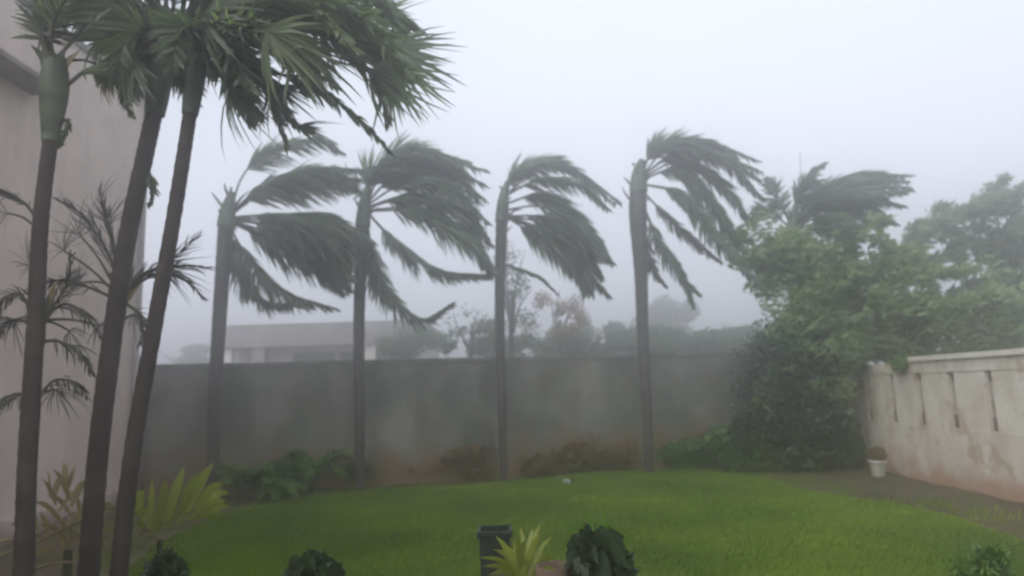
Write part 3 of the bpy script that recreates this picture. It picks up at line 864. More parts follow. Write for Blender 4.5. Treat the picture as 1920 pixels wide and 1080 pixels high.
near_palm('slim palm leaning right beside the thick one, with a huge head of fronds blown over', 4.7,
    [(222, 1080), (248, 850), (288, 620), (322, 430), (346, 280), (358, 200)], 0.066, 0.052, [(356, 215), (366, 150), (384, 90), (405, 40)],
    [([(392, 80), (450, 0), (560, -50), (690, -20), (770, 80)], dict(leaf=0.52, dy=0.2, copies=2, count=80)),
     ([(392, 80), (470, 20), (590, 0), (700, 60), (765, 150)], dict(leaf=0.50, dy=-0.3, copies=2, count=85, droop=0.2)),
     ([(392, 85), (480, 40), (600, 30), (700, 90), (745, 180)], dict(leaf=0.45, dy=0.6, copies=2, count=80)),
     ([(390, 90), (460, 60), (540, 90), (600, 160)], dict(leaf=0.42, dy=0.3, copies=3)),
     ([(390, 90), (430, 60), (500, 60), (560, 130)], dict(leaf=0.42, dy=-0.4, copies=2, mat=M_frond_light)),
     ([(392, 80), (480, 10), (580, 10), (660, 90)], dict(leaf=0.36, dy=-0.7, copies=1, mat=M_frond_light, count=45)),
     ([(390, 95), (440, 110), (500, 160), (555, 235)], dict(leaf=0.36, dy=0.3, copies=2, count=60)),
     ([(388, 100), (410, 120), (440, 170), (470, 230)], dict(leaf=0.36, dy=-0.2, copies=2)),
     ([(395, 80), (420, 0), (470, -60), (560, -80)], dict(leaf=0.45, dy=-0.1, copies=2)),
     ([(380, 110), (375, 60), (340, 60), (320, 130)], dict(leaf=0.36, dy=-0.5, copies=2, wind=0.1)),
     ([(470, 130), (560, 150), (660, 210), (738, 292)], dict(leaf=0.20, dy=0.2, count=46, start=0.2, droop=0.7, wind=0.05)),
     ([(392, 82), (500, 60), (620, 70), (700, 150), (730, 240)], dict(leaf=0.34, dy=0.4, copies=1, count=55, droop=0.6))],
    fans=[((400, 70), (700, 130), 0.3, 185, -95, 45, 30, 0.040, M_frond_near, 0.35), ((400, 70), (730, 90), -0.3, 150, -80, 50, 26, 0.036, M_frond_near, 0.3),
          ((400, 70), (660, 70), 0.6, 190, -60, 80, 24, 0.04, M_frond_near, 0.3), ((400, 80), (735, 150), 0.5, 135, -115, -40, 18, 0.03, M_frond_light, 0.5),
          ((400, 80), (560, 90), -0.4, 130, -120, 20, 22, 0.036, M_frond_near, 0.7), ((395, 85), (500, 60), -0.6, 140, -100, 40, 22, 0.036, M_frond_light, 0.6),
          ((395, 90), (520, 160), 0.4, 130, -120, 0, 24, 0.022, M_frond_near, 0.6), ((395, 95), (430, 170), 0.3, 140, -120, -20, 22, 0.016, M_frond_near, 0.5),
          ((395, 95), (560, 235), 0.5, 95, -60, 20, 14, 0.022, M_frond_near, 0.3), ((395, 80), (600, 20), 0.2, 200, -100, 30, 26, 0.05, M_frond_near, 0.3)])

# understory palms
near_palm('slender young palm hidden behind the thick leaning trunk, feathery fronds fanning to both sides', 5.3,
    [(150, 1080), (190, 850), (214, 700), (226, 600)], 0.030, 0.024, [(226, 610), (230, 570), (234, 540)],
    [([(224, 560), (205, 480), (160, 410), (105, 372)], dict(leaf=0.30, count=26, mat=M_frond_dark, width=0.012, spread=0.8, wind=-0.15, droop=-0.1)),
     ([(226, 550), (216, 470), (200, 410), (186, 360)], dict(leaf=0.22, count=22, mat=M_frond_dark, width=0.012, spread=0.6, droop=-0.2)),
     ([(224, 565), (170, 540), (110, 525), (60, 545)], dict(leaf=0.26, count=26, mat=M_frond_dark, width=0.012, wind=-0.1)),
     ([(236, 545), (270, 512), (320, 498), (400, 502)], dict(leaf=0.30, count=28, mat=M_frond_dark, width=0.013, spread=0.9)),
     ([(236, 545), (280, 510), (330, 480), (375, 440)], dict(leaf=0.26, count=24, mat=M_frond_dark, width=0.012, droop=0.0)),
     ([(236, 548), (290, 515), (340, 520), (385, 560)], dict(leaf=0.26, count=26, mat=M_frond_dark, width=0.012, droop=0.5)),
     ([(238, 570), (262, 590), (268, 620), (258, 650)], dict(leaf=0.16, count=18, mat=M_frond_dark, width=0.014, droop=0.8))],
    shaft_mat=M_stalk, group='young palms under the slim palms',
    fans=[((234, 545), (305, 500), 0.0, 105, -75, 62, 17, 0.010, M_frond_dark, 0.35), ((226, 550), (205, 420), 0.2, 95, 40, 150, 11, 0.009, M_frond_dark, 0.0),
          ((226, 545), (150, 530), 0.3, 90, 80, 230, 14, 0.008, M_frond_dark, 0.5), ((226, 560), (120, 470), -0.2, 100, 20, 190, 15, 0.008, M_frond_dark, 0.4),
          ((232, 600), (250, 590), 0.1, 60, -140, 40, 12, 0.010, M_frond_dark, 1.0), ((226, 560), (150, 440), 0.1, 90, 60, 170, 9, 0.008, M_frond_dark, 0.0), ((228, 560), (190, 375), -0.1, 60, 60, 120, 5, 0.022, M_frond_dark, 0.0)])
near_palm('dark droopy young palm behind the leftmost trunk, its lower fronds hanging limp', 5.0,
    [(58, 1080), (62, 900), (70, 760), (76, 640)], 0.028, 0.024, [(76, 650), (77, 610), (78, 585)],
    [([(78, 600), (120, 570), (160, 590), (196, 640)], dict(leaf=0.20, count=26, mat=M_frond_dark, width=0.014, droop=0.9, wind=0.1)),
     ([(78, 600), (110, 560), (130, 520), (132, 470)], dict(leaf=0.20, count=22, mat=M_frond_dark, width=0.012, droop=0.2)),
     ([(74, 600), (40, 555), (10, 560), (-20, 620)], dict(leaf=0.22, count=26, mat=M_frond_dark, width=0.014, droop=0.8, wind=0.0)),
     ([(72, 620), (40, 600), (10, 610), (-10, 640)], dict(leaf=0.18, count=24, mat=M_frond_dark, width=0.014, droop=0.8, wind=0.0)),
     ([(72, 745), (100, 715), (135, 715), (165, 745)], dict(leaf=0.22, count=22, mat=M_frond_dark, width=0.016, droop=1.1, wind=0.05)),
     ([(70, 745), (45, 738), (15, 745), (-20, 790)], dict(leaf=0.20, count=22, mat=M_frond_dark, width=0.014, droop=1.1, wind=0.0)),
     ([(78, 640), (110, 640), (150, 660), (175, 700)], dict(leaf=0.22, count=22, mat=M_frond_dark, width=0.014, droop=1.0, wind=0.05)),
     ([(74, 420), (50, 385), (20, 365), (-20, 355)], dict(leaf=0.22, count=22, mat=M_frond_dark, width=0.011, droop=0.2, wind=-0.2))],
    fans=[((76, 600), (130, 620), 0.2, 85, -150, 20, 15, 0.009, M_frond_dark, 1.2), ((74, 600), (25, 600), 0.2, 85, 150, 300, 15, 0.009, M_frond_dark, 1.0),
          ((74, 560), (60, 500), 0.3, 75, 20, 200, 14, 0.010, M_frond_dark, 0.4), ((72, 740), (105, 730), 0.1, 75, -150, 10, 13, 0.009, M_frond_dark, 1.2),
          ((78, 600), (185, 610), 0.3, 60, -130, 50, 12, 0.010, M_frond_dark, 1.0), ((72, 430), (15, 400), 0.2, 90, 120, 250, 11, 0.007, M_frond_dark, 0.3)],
    shaft_mat=M_stalk, group='young palms under the slim palms')

# ------------------------------------------------------------------ leafy trees and shrubs
def leaf_cloud(centres, radii, counts, size, stretch, wind=(0.6, 0, -0.1), gaps=0.0, gap_scale=2.0, shell=0.35, aspect=0.42):
    """many small folded leaves spread through ellipsoids; returns vertex and face arrays"""
    Vs = []
    for c, r, n in zip(centres, radii, counts):
        d = rng.normal(size=(n, 3)); d /= np.linalg.norm(d, axis=1)[:, None]
        rad = rng.uniform(0, 1, n) ** shell
        p = d * rad[:, None] * np.array(r) + np.array(c)
        if gaps > 0:
            keep = np.array([noise.fractal(Vector((q[0] * 0.55, q[1], q[2] * 1.5 - q[0] * 0.35)) * gap_scale, 1.0, 2.0, 3) for q in p]) > (gaps - 0.6) + 0.25 * (rad - 0.5)
            p = p[keep]
        n = len(p)
        if not n: continue
        dirn = rng.normal(size=(n, 3)) * 0.7 + np.array(wind)
        dirn /= np.linalg.norm(dirn, axis=1)[:, None]
        rv = rng.normal(size=(n, 3))
        lat = np.cross(dirn, rv); lat /= np.linalg.norm(lat, axis=1)[:, None]
        L = size * rng.uniform(0.6, 1.3, n)[:, None]
        W = L * aspect
        nor = np.cross(dirn, lat)
        a = p; b2 = p + dirn * L * 0.5 + lat * W * 0.5 + nor * L * 0.08; c2 = p + dirn * L; d2 = p + dirn * L * 0.5 - lat * W * 0.5 + nor * L * 0.08
        Vs.append(np.stack([a, b2, c2, d2], 1).reshape(-1, 3))
    V = np.concatenate(Vs)
    F = np.arange(len(V)).reshape(-1, 4)
    return V, F

def clump(px, py, D, rx, ry, rd, n):
    return (tuple(at(px, py, D)), (rx * ppm(D), rd, ry * ppm(D)), n)

def leafy(name, label, category, base, clumps, mat, size, limbs, gaps=0.35, gap_scale=1.6, wind=(0.7, 0, -0.05), group=None, part='crown', trunk_mat_=None, shell=0.4, aspect=0.42):
    t = thing(name, base, label, category, group)
    V, F = leaf_cloud([c[0] for c in clumps], [c[1] for c in clumps], [c[2] for c in clumps], size, 1, wind, gaps, gap_scale, shell, aspect)
    mesh_from_arrays(part, V, F, mat, t)
    g = Geo()
    for pts, r0, r1 in limbs:
        sp = spline(pts, 14)
        g.tube(sp, [r0 + (r1 - r0) * i / 13 for i in range(14)], 8, wob=0.12)
    if limbs: g.build('trunk' if category == 'tree' else 'stem', trunk_mat_ or M_bark, t)
    return t

def sweep(px0, py0, px1, py1, D, thick, n, count, rd=0.5):
    """small loose clumps strung along a blown branch, straying off it"""
    out = []
    for i in range(int(n * 2.6)):
        f = random.random() ** 0.8
        s_ = random.uniform(0.35, 0.85)
        out.append(clump(px0 + (px1 - px0) * f + random.gauss(0, 16), py0 + (py1 - py0) * f + random.gauss(0, 15) - 14 * math.sin(math.pi * f), D + random.uniform(-rd, rd), thick * s_ * 1.3, thick * s_ * 0.75, thick * s_ * ppm(D) * 1.2, int(count * s_ * 0.55)))
    return out

# big tree behind the bushy palm
D = 13.6
cl = []
cl += sweep(1400, 420, 1400, 560, D, 26, 5, 260, 0.3)
cl += sweep(1480, 470, 1640, 450, D, 30, 6, 420, 0.6)
cl += sweep(1510, 520, 1740, 490, D, 34, 8, 480, 0.7)
cl += sweep(1600, 560, 1860, 520, D, 30, 9, 420, 0.7)
cl += sweep(1700, 610, 1960, 570, D, 34, 8, 520, 0.7)
cl += [clump(1500, 520, D, 95, 110, 0.7, 5200), clump(1590, 560, D, 120, 85, 0.8, 6000), clump(1700, 590, D, 150, 75, 0.8, 6500), clump(1820, 620, D, 150, 60, 0.8, 5500),
       clump(1530, 640, D, 110, 70, 0.7, 5000), clump(1660, 650, D + 0.3, 140, 50, 0.7, 4500), clump(1900, 650, D + 0.3, 110, 45, 0.8, 3500), clump(1430, 480, D, 50, 90, 0.5, 1500),
       clump(1480, 680, D - 0.5, 60, 60, 0.3, 1800), clump(1540, 730, D - 0.5, 50, 60, 0.3, 1600), clump(1440, 740, D - 0.6, 35, 40, 0.25, 800), clump(1570, 660, D - 0.5, 50, 40, 0.3, 1400), clump(1500, 790, D - 0.6, 40, 50, 0.25, 900)]
tb = at(1520, 800, 14.0); tb.z = 0
J = at(1512, 640, 14.4)
leafy('broadleaf_tree', 'wind-blown leafy tree behind the corner where grey and white walls meet', 'tree', tb, cl, M_tree, 0.19,
      [([tb - Vector((0, 0, .1)), at(1516, 740, 14.3), J], 0.17, 0.12), ([J, at(1580, 560, 14.5), at(1720, 520, 14.7)], 0.07, 0.015),
       ([J, at(1620, 610, 14.5), at(1860, 590, 14.8)], 0.08, 0.015), ([J, at(1490, 540, 14.5), at(1440, 440, 14.6)], 0.07, 0.015), ([J, at(1540, 520, 14.4), at(1640, 470, 14.6)], 0.06, 0.012)], gaps=0.52, shell=0.55, aspect=0.30, wind=(1.3, 0, 0.3))
# paler tree at the right edge
D = 16.5
cl = []
for a in ((1720, 600, 1900, 560), (1860, 480, 1960, 400), (1800, 560, 1960, 520), (1700, 470, 1800, 400), (1760, 440, 1900, 370), (1820, 420, 1960, 350), (1700, 520, 1860, 470), (1780, 500, 1960, 450), (1850, 560, 1990, 500), (1740, 560, 1900, 540), (1900, 420, 2020, 380), (1820, 620, 1990, 580)):
    cl += sweep(*a, D, 26, 7, 420, 0.8)
cl += [clump(1900, 610, D, 110, 45, 0.9, 3500)]
tb = at(1870, 720, D); tb.z = 0
J = at(1860, 640, D)
leafy('broadleaf_tree', 'paler ragged tree at the right edge, rising behind the white wall', 'tree', tb, cl, M_tree_pale, 0.24,
      [([tb - Vector((0, 0, .1)), J], 0.15, 0.10), ([J, at(1800, 500, D), at(1760, 430, D)], 0.06, 0.012), ([J, at(1880, 480, D), at(1940, 370, D)], 0.06, 0.012), ([J, at(1920, 560, D), at(1990, 480, D)], 0.06, 0.012), ([J, at(1770, 560, D), at(1710, 500, D)], 0.05, 0.01)], gaps=0.52, shell=0.6, aspect=0.28, wind=(1.4, 0, 0.4))

# dark creeper-clad shrub in the corner
def shrub(label, px, py_base, w, h, mat, n, size=0.09, name='shrub', cat='shrub', group=None, D=None, gaps=0.2, wind=(0.35, 0, 0.1), aspect=0.42, stems=4, parts=5):
    base = on_ground(px, py_base) if D is None else Vector((at(px, py_base, D).x, D, 0))
    D_ = base.y
    k = ppm(D_)
    cl = []
    for i in range(parts):
        a = random.uniform(-0.6, 0.6); f = random.uniform(0.25, 0.75)
        cl.append(((base.x + a * w * k * 0.55, D_ + random.uniform(-0.15, 0.15), max(0.1, f * h * k)), (w * k * 0.30, w * k * 0.25, h * k * 0.28), n // parts))
    cl.append(((base.x, D_, h * k * 0.36), (w * k * 0.36, w * k * 0.26, h * k * 0.36), n // 2))
    for i in range(6):
        a = random.uniform(-0.5, 0.5)
        cl.append(((base.x + a * w * k, D_ + random.uniform(-.1, .1), h * k * random.uniform(.3, .9) * (1 - abs(a) * .6)), (w * k * .14, w * k * .14, h * k * .16), n // 24))
    limbs = []
    for i in range(stems):
        top = Vector((base.x + random.uniform(-.4, .4) * w * k, D_ + random.uniform(-.1, .1), h * k * random.uniform(.6, .95)))
        limbs.append(([base - Vector((0, 0, .05)), base.lerp(top, 0.5) + Vector((0.02, 0, 0)), top], 0.018, 0.005))
    return leafy(name, label, cat, base, cl, mat, size, limbs, gaps=gaps, gap_scale=3.5, wind=wind, group=group, part='foliage', aspect=aspect)

shrub('tall dark creeper-like shrub filling the corner below the bushy palm', 1490, 886, 175, 285, M_shrub_dark, 15000, 0.15, gaps=0.40, parts=18, stems=9, aspect=0.34, wind=(0.5, 0, 0.25))
shrub('broad mid green bush at the foot of the dark corner shrub', 1400, 884, 150, 95, M_shrub_mid, 5000, 0.10, gaps=0.2, parts=6)
shrub('low green bush just right of the tallest palm\'s foot', 1285, 880, 100, 55, M_shrub_mid, 2600, 0.09, gaps=0.2)
shrub('leafy bush spilling down the far end of the white wall', 1590, 880, 60, 120, M_shrub, 2500, 0.09)
sh = shrub('tuft of bright green leaves hanging over the white wall top', 1715, 700, 70, 34, M_shrub_mid, 900, 0.09, name='hanging_plant', cat='plant', D=11.95, stems=0)
for ch in sh.children:               # it grows on the wall top, not from the ground
    pass
sh.location.x = XW + 0.1; sh.location.z = 1.78
group_a = 'dark bushes under the left half of the grey wall'
for px, py, w, h, lab in ((520, 935, 90, 70, 'dark bush under the grey wall between first and second palm, densest of its group'),
                      (655, 912, 80, 55, 'low dark bush hugging the foot of the second palm'),
                      (400, 925, 70, 60, 'small dark bush hugging the foot of the first palm')):
    shrub(lab, px, py, w, h, M_shrub, 3000, 0.12, group=group_a, gaps=0.2, aspect=0.25, wind=(0.4, 0, 0.5))
def low_palm(label, px, py, r_px, n, mat, leaf=0.3, lift=0.75, group='feathery low palms in the bed under the grey wall'):
    b0 = on_ground(px, py); k = ppm(b0.y); r = r_px * k
    t = thing('low_palm', b0, label, 'plant', group)
    Geo().tube([b0 - Vector((0, 0, .05)), b0 + Vector((0, 0, 0.10))], [0.05, 0.04], 8).build('stem', M_stalk, t)
    for i in range(n):
        a = 6.283 * i / n + random.uniform(-.3, .3); e = random.uniform(.5, 1.0)
        tip = b0 + Vector((math.cos(a) * r * e + 0.12 * r, math.sin(a) * r * 0.8 * e, r * lift * random.uniform(.3, 1.05)))
        mid = b0 + (tip - b0) * 0.5 + Vector((0, 0, r * 0.35))
        add_frond(t, [b0 + Vector((0, 0, .08)), mid, tip], mat, M_stalk, leaf, 26, 0.035, 0.9, WIND * 0.25, 0.45, 0.2, 0.008, 0.3)
low_palm('feathery low palm nearest the yellow-leaved plant, in the bed under the grey wall', 455, 940, 75, 12, M_shrub_mid)
low_palm('largest feathery low palm, in the bed left of the second palm', 585, 922, 95, 14, M_shrub_mid)
low_palm('small feathery low palm in front of the bushes, between the first two palms', 520, 945, 55, 10, M_shrub_mid, 0.22)
low_palm('feathery low palm at the foot of the corner shrub', 1360, 882, 80, 12, M_shrub_mid, 0.26, group=None)
group_b = 'rusty dry plants along the grey wall foot'
for px, py, w, h, lab in ((735, 905, 80, 50, 'low rusty plant right of the second palm\'s foot'),
                      (800, 904, 80, 42, 'flattest rusty plant midway between second and third palm'),
                      (880, 902, 100, 75, 'rusty-green plant left of the third palm\'s foot'),
                      (1005, 896, 90, 55, 'rusty plant right of the third palm\'s foot'),
                      (1075, 892, 110, 75, 'tallest rusty plant midway between third and fourth palm'),
                      (1150, 887, 90, 60, 'rusty plant left of the fourth palm\'s foot')):
    shrub(lab, px, py, w, h, M_rust, 1500, 0.09, group=group_b, name='dry_plant', cat='plant', gaps=0.25, aspect=0.3)

# ------------------------------------------------------------------ beyond the wall
def far_tree(label, px, py, w, h, D, mat, n, size, gaps, group='trees beyond the grey wall', name='distant_tree', blobs=7):
    c = at(px, py, D); k = ppm(D)
    base = Vector((c.x, D, 0))
    cl = []
    for i in range(blobs):
        cl.append(((c.x + random.uniform(-.42, .42) * w * k, D + random.uniform(-.3, .3) * w * k, c.z + random.uniform(-.38, .3) * h * k), (w * k * random.uniform(.14, .26), w * k * .2, h * k * random.uniform(.14, .25)), n // blobs))
    limbs = [([base - Vector((0, 0, .1)), Vector((c.x - 0.1, D, c.z * 0.5)), c], 0.12, 0.05)]
    for i in range(7):
        e = Vector((c.x + random.uniform(-.45, .5) * w * k, D + random.uniform(-.2, .2), c.z + random.uniform(-.1, .48) * h * k))
        mid = c.lerp(e, 0.5) + Vector((-0.1, 0, 0.05)); s = Vector((c.x, D, c.z - h * k * .35))
        limbs.append(([s, s.lerp(e, 0.5) + Vector((-.1, 0, .1)), e], 0.04, 0.008))
    return leafy(name, label, 'tree', base, cl, mat, size, limbs, gaps=gaps, gap_scale=1.8, group=group)

far_tree('sparse twiggy tree seen between second and third palm over the wall', 885, 620, 110, 130, 21, M_far, 3600, 0.13, 0.5)
far_tree('thin bare-branched tree right behind the third palm', 960, 545, 120, 230, 19, M_far, 2600, 0.10, 0.55)
far_tree('reddish sparse tree just right of the third palm over the wall', 1050, 600, 90, 120, 22, M_rust, 2200, 0.12, 0.5)
far_tree('dense low tree over the wall, left of the tallest palm', 1110, 645, 190, 80, 24, M_far, 9000, 0.17, 0.2)
far_tree('small grey-green tree at the left edge of the tallest palm, over the wall', 1170, 618, 100, 80, 30, M_far, 5000, 0.2, 0.2)
far_tree('low spreading tree right of the third palm, reaching down to the wall top', 1010, 650, 130, 60, 25, M_far, 5000, 0.16, 0.35)
far_tree('broad low tree over the wall, right of the tallest palm', 1310, 640, 200, 75, 25, M_far, 9000, 0.17, 0.2)
far_tree('hazy round-headed tree just right of the tallest palm, farther off', 1245, 595, 110, 120, 42, M_far, 5500, 0.25, 0.25)
far_tree('bush-like tree at the right end of the low house', 765, 650, 130, 90, 24, M_far, 5000, 0.15, 0.35)
far_tree('faint low tree farthest left beyond the wall, beside the first palm', 345, 672, 120, 50, 40, M_far, 5000, 0.25, 0.25)
far_tree('dense tree between the tallest palm and the leafy corner, behind a pale gable', 1410, 660, 140, 50, 22, M_far, 5000, 0.15, 0.2)

for px, py, w, h, D_, lab in ((935, 655, 110, 50, 27, 'low ragged tree between second and third palm, just clear of the wall top'),
                              (1065, 640, 120, 70, 30, 'taller ragged tree between third and fourth palm, centre of the gap'),
                              (1370, 630, 110, 70, 28, 'ragged tree just left of the leafy corner, topping the wall'),
                              (1215, 650, 120, 45, 23, 'low tree directly behind the tallest palm trunk, just clear of the wall top')):
    far_tree(lab, px, py, w, h, D_, M_far, 6500, 0.18, 0.42, blobs=13)

# low house beyond the wall
def rect_at(px0, px1, D): return at(px0, 660, D).x, at(px1, 660, D).x
D = 26.0
x0, x1 = rect_at(445, 790, D)
h0 = 3.45; h1 = 4.28
fh = thing('low_house', ((x0 + x1) / 2, D, 0), 'flat-roofed pale house with a dark parapet, seen over the wall between first and second palm', 'house')
Geo().box((x0, D, -0.1), (x1, D + 6, h0)).build('wall', M_far_wall, fh)
Geo().box((x0 - 0.45, D - 0.8, h0 + 0.002), (x1 + 0.2, D + 6.2, h1)).build('parapet', M_far_roof, fh)
for px in (438, 497, 700):
    xx = at(px, 660, D).x
    Geo().box((xx - 0.22, D - 0.7, -0.1), (xx + 0.22, D - 0.3, h0)).build('pillar', M_far_wall if px != 497 else M_far_roof, fh)
for px, w_ in ((590, 0.75), (665, 0.5)):
    xx = at(px, 665, D).x
    wo = Geo().box((xx - w_ - 0.06, D - 0.06, 2.3), (xx + w_ + 0.06, D - 0.002, 3.25)).build('window', M_frame, fh)
    Geo().box((xx - w_, D - 0.075, 2.36), (xx + w_, D - 0.062, 3.19)).build('pane', M_glass, wo)
x0, x1 = rect_at(250, 395, 44)
f2 = thing('distant_building', ((x0 + x1) / 2, 44, 0), 'faint pale building far off, left of the first palm', 'building')
Geo().box((x0, 44, -0.1), (x1, 50, 3.6)).build('wall', M_far_wall, f2)
Geo().box((x0 - .2, 43.8, 3.602), (x1 + .2, 50.2, 3.95)).build('roof', M_far_roof, f2)
for px in (300, 335, 370):
    xx = at(px, 660, 44).x
    wo = Geo().box((xx - .45, 43.94, 2.1), (xx + .45, 43.998, 3.1)).build('window', M_frame, f2)
    Geo().box((xx - .38, 43.925, 2.16), (xx + .38, 43.938, 3.04)).build('pane', M_glass, wo)
x0, x1 = rect_at(1375, 1450, 30)
f3 = thing('distant_building', ((x0 + x1) / 2, 30, 0), 'pale blank gable seen through the trees right of the tallest palm', 'building')
Geo().box((x0, 30, -0.1), (x1, 34, 3.9)).build('wall', M_far_wall, f3)
Geo().box((x0 - .1, 29.9, 3.902), (x1 + .1, 34.1, 4.02)).build('roof', M_far_roof, f3)
# thin mast
b0 = Vector((at(1500, 500, 45).x, 45, 0)); tp = at(1500, 285, 45)
ms_ = thing('radio_mast', b0, 'thin grey mast rising in the haze above the bushy palm', 'mast')
Geo().tube([b0, tp], [0.10, 0.04], 8).build('pole', M_metal, ms_)
g = Geo()
for f in (0.80, 0.88):
    p = b0.lerp(tp, f); g.tube([p - Vector((0.4, 0, 0)), p + Vector((0.4, 0, 0))], 0.03, 6)
g.build('crossbar', M_metal, ms_)

# ------------------------------------------------------------------ strap-leaved plants, one object per leaf
def strap_plant(name, label, cat, origin_px, D, tips, width, mat, base_z=0.0, group=None, t=None, rib=None):
    ribp = spline([at(px, py, D) for px, py in rib], 20) if rib else None
    o = at(*origin_px, D)
    if t is None:
        t = thing(name, Vector((o.x, D, base_z)), label, cat, group)
    for i, (px, py) in enumerate(tips):
        dd = random.uniform(-0.22, 0.22)
        tip = at(px, py, D + dd)
        src = o + Vector((random.uniform(-.03, .03), random.uniform(-.05, .05), -0.03))
        if ribp: src = ribp[min(19, int(20 * (tips.index((px, py)) + 0.5) / len(tips)))]
        mid = src.lerp(tip, 0.55) + Vector((0, 0, 0.08 * (tip - src).length + 0.01))
        strap_leaf(t, [src, mid, tip], width * random.uniform(.75, 1.15), mat)
    return t

yp = None
RIBS = (((300, 1005), [(262, 1000), (300, 985), (345, 965), (385, 945)], [(258, 930), (285, 898), (312, 900), (345, 876), (372, 884), (400, 868), (418, 905), (430, 925)]),
        ((300, 1005), [(290, 1000), (330, 985), (370, 972), (400, 962)], [(300, 925), (330, 915), (352, 905), (425, 938), (430, 950), (418, 968), (395, 978)]),
        ((290, 1010), [(285, 1005), (270, 985), (255, 965), (248, 950)], [(300, 955), (245, 985), (285, 940), (232, 960), (268, 918), (240, 925)]))
for org, rib, tips in RIBS:
    yp = strap_plant('yellow_leaved_plant', 'yellow-green plant with broad comb-like leaves, right of the slim palm trunks', 'plant', org, 6.0, tips, 0.085, M_yellow, t=yp, rib=rib)
    Geo().tube(spline([at(300, 1010, 6.0)] + [at(px, py, 6.0) for px, py in rib], 14), [0.012 - 0.0006 * i for i in range(14)], 6).build('stalk', M_frond_dry, yp)
o = at(300, 1012, 6.0)
Geo().tube([Vector((o.x, o.y, -0.05)), o], [0.03, 0.022], 10).build('stem', M_stalk, yp)
dp = None
for rib, tips in (([(125, 1045), (95, 1020), (70, 1000), (50, 985)], [(100, 985), (60, 1045), (75, 960), (30, 1020), (50, 945), (20, 985), (38, 960)]),
                  ([(125, 1030), (135, 980), (130, 940), (120, 905)], [(165, 985), (95, 965), (172, 945), (90, 930), (160, 900), (100, 880), (140, 872), (118, 868)]),
                  ([(125, 1030), (120, 990), (105, 950), (90, 925)], [(150, 1000), (70, 985), (160, 960), (62, 940), (150, 915), (75, 895), (115, 890), (88, 885)]),
                  ([(128, 1030), (150, 995), (175, 965), (195, 945)], [(120, 970), (200, 1010), (140, 925), (215, 985), (165, 905), (222, 960), (190, 915)]),
                  ([(125, 1030), (150, 1015), (180, 1000), (205, 990)], [(130, 985), (165, 1040), (160, 975), (195, 1030), (195, 965), (225, 1005)])):
    dp = strap_plant('dry_leaved_plant', 'pale brownish dried-out leafy plant between the leftmost two trunks', 'plant', (128, 1030), 5.6, tips, 0.062, M_frond_dry, t=dp, rib=rib)
o = at(128, 1030, 5.6)
g = Geo(); g.tube([Vector((o.x, o.y, -0.05)), o], [0.045, 0.03], 10)
g.build('stem', M_stalk, dp)
g = Geo()
for a in (((-10, 1045), (60, 1020), (130, 985), (215, 950)), ((0, 1015), (70, 1000), (140, 960)), ((40, 1075), (110, 1055), (190, 1060))):
    g.tube(spline([at(px, py, 5.2) for px, py in a], 10), [0.014 - 0.001 * i for i in range(10)], 6)
tw = g.build('fallen_twigs', M_frond_dry, dp)

# ------------------------------------------------------------------ terrace edge and pots nearest the camera
ta = on_ground(700, 1095); tc = on_ground(1230, 1095)
g = Geo().box((-0.95, 1.2, -0.06), (0.95, 5.85, 0.045)); pv = g.build('terrace', M_pave); mark(pv, kind='structure')
kb = Geo().box((-1.02, 5.852, -0.06), (0.98, 6.0, 0.12)).build('kerb', M_kerb); mark(kb, kind='structure')

def pot(parent, c, r, h, mat):
    prof = [(r * .68, 0), (r * .72, 0.02), (r * .92, h * .8), (r * 1.0, h * .86), (r * 1.05, h * .87), (r * 1.05, h), (r * .93, h), (r * .90, h * .88), (0.01, h * .86)]
    return Geo().lathe(c, prof).build('pot', mat, parent)

# square dark planter on a stack
D = 4.3
c = at(930, 1080, D); topz = at(930, 992, D).z
t = thing('square_planter', Vector((c.x, D, 0.03)), 'square dark green planter at the bottom edge, behind the yellow-leaved pot plant', 'planter')
w2 = 0.09
g = Geo(); z0, z1 = 0.03, topz
g.v = [(c.x - w2*.8, D - w2*.8, z0), (c.x + w2*.8, D - w2*.8, z0), (c.x + w2*.8, D + w2*.8, z0), (c.x - w2*.8, D + w2*.8, z0),
       (c.x - w2, D - w2, z1), (c.x + w2, D - w2, z1), (c.x + w2, D + w2, z1), (c.x - w2, D + w2, z1)]
g.f = [(0,3,2,1), (0,1,5,4), (1,2,6,5), (2,3,7,6), (3,0,4,7)]; g.smooth = [False]*5
g.build('body', M_pot_dark, t)
g = Geo()
for lo, hi in (((c.x-w2-.012, D-w2-.012, z1-.02), (c.x+w2+.012, D-w2+.006, z1+.004)), ((c.x-w2-.012, D+w2-.006, z1-.035), (c.x+w2+.012, D+w2+.012, z1+.004)),
               ((c.x-w2-.012, D-w2+.0065, z1-.034), (c.x-w2+.006, D+w2-.0065, z1+.003)), ((c.x+w2-.006, D-w2+.0065, z1-.034), (c.x+w2+.012, D+w2-.0065, z1+.003))):
    g.box(lo, hi)
g.build('rim', M_pot_dark, t)
Geo().box((c.x - w2 + .01, D - w2 + .01, z1 - .06), (c.x + w2 - .01, D + w2 - .01, z1 - .03)).build('soil_fill', M_soil, t)

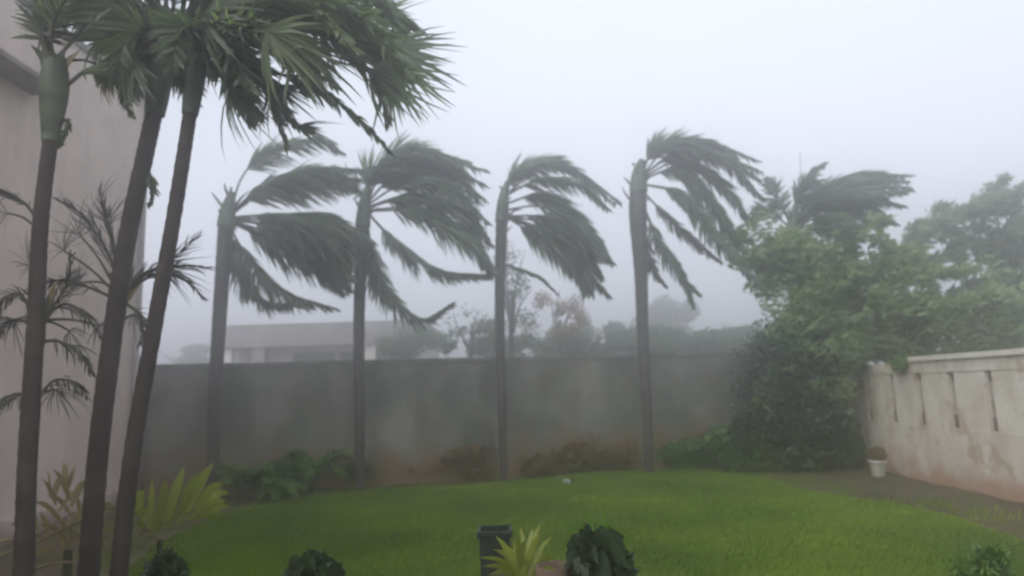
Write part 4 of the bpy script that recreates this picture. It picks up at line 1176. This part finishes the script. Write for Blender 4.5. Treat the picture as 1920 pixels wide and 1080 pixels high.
# yellow-leaved pot plant in front
D = 4.0
o = at(985, 1085, D)
t = thing('potted_plant', Vector((o.x, D, 0.03)), 'potted plant with yellow-green spiky leaves at the bottom edge', 'potted plant')
pot(t, (o.x, D, 0.03), 0.17, max(0.2, o.z - 0.0), M_terracotta)
tips = [(905, 1062), (925, 1030), (940, 1018), (955, 1035), (968, 1000), (985, 1012), (998, 992), (1015, 998), (1028, 1020), (1042, 1045), (1030, 1062), (950, 1060), (975, 1040), (1008, 1035), (915, 1078), (1050, 1070), (962, 1015), (1002, 1025), (930, 1005), (975, 990), (1035, 1005), (1012, 985), (945, 1050), (992, 1050), (1045, 1080), (900, 1045)]
strap_plant('x', '', '', (980, 1080), D, tips, 0.042, M_yellow, t=t)
D = 3.9
o = at(1040, 1060, D)
t = thing('terracotta_pot', Vector((o.x, D, 0.03)), 'empty-looking brown pot between the yellow leaves and the dark round bush', 'pot')
pot(t, (o.x, D, 0.03), 0.10, o.z - 0.03, M_terracotta)
Geo().lathe((o.x, D, 0.03), [(0.088, (o.z - .03) * .9), (0.088, (o.z - .03) * .93), (0.002, (o.z - .03) * .95)]).build('soil_fill', M_soil, t)

# round dark bushes: broad glossy leaves, one object each
def dome_plant(label, px, py_top, w_px, D, n, leaf_w, group=None, sprigs=True):
    k = ppm(D); r = w_px * k * 0.5
    top = at(px, py_top, D); c = Vector((top.x, D, top.z - r))
    t = thing('broadleaf_plant', Vector((c.x, D, 0.03)), label, 'plant', group)
    pot(t, (c.x, D, 0.0), r * .8, max(0.15, c.z - r * .55), M_pot_dark)
    Geo().tube([Vector((c.x, D, max(0.12, c.z - r * .9))), c], [0.02, 0.012], 8).build('stem', M_bark, t)
    for i in range(n):
        z = 1 - 1.5 * (i + .5) / n; a = i * 2.399 + random.uniform(-.3, .3)
        q = math.sqrt(max(0, 1 - z * z))
        d = Vector((q * math.cos(a), q * math.sin(a), z))
        s = c + d * r * 0.45
        mid = c + d * r * random.uniform(.85, .95) + Vector((0, 0, .02)); tip = c + (d + Vector((0.3, 0, -0.55))).normalized() * r * random.uniform(0.85, 1.5)
        strap_leaf(t, [s, mid, tip], leaf_w * random.uniform(.5, 1.2), M_glossy, fold=0.15, n=7)
    lob = [(tuple(c + Vector((random.uniform(-.5, .5) * r, random.uniform(-.3, .3) * r, random.uniform(-.5, .45) * r))), (r * random.uniform(.35, .55),) * 3, 260) for _ in range(6)]
    V, F = leaf_cloud([l[0] for l in lob], [l[1] for l in lob], [l[2] for l in lob], 0.09, 1, (0.5, 0, 0.2), 0, 1, 0.6, 0.5)
    mesh_from_arrays('inner_foliage', V, F, M_glossy, t)
    if sprigs:
        for i in range(9):
            a = random.uniform(-.8, .8)
            s = c + Vector((a * r, 0, r * .8)); e = s + Vector((a * .06 - 0.02, 0, random.uniform(.07, .17)))
            strap_leaf(t, [s, s.lerp(e, .5) + Vector((.01, 0, 0)), e], 0.025, M_shrub_mid, name='sprig', n=6)
    return t
dome_plant('dark round glossy bush at the bottom edge, right of the yellow-leaved pot plant', 1120, 1000, 100, 3.8, 34, 0.10)
dome_plant('dark leafy dome at the bottom edge, left of centre', 582, 1042, 96, 4.0, 30, 0.09, sprigs=False)
dome_plant('dark leafy dome at the bottom edge, beside the slim palm trunks', 312, 1050, 60, 4.2, 24, 0.08, sprigs=False)
shrub('bright green bush low in the bottom right corner', 1868, 1150, 100, 150, M_shrub_mid, 3500, 0.06, gaps=0.15, D=5.0, aspect=0.3)

# white pot by the white wall, and the small stone on the lawn
p = on_ground(1648, 893)
t = thing('white_pot', (p.x, p.y, 0), 'small white pot with a dark clipped plant, standing before the white wall', 'pot')
pot(t, (p.x, p.y, 0.0), 0.15, 0.27, M_pot_white)
V, F = leaf_cloud([(p.x, p.y, 0.36)], [(0.15, 0.15, 0.13)], [900], 0.05, 1, (0.2, 0, 0.2), 0, 1, 0.5, 0.5)
mesh_from_arrays('foliage', V, F, M_rust, t)
p = on_ground(1066, 912)
t = thing('garden_stone', (p.x, p.y, 0.0), 'small pale stone with a dark chip beside it, alone on the lawn', 'stone')
def rock(c, r, sq, name, mat, parent):
    g = Geo(); prof = []
    for i in range(8):
        a = -math.pi / 2 + math.pi * i / 7
        prof.append((max(0.002, r * math.cos(a)), r * sq * math.sin(a)))
    g.lathe(c, prof, 12)
    g.v = [tuple(Vector(v) + Vector(c).lerp(Vector(v), 1) * 0 + (Vector(v) - Vector(c)) * 0.35 * noise.noise(Vector(v) * 14)) for v in g.v]
    return g.build(name, mat, parent)
rock((p.x - .03, p.y, 0.075), 0.065, 0.8, 'body', M_stone, t)
rock((p.x + .055, p.y + .02, 0.05), 0.06, 0.7, 'chip', M_pot_dark, t)

# ------------------------------------------------------------------ rain haze
hz = Geo().box((-172, -32, -1.2), (172, 292, 12.5)).build('haze', M_soil)
hm = bpy.data.materials.new('rain_haze'); hm.use_nodes = True
hn = hm.node_tree; hn.nodes.clear()
ho = hn.nodes.new('ShaderNodeOutputMaterial'); pv_ = hn.nodes.new('ShaderNodeVolumePrincipled')
pv_.inputs['Color'].default_value = (0.985, 0.99, 1.0, 1)
pv_.inputs['Density'].default_value = 0.036
pv_.inputs['Anisotropy'].default_value = 0.90
hn.links.new(pv_.outputs[0], ho.inputs['Volume'])
hz.data.materials.clear(); hz.data.materials.append(hm)
mark(hz, 'pale driving rain haze filling the whole garden air', 'haze', kind='stuff')
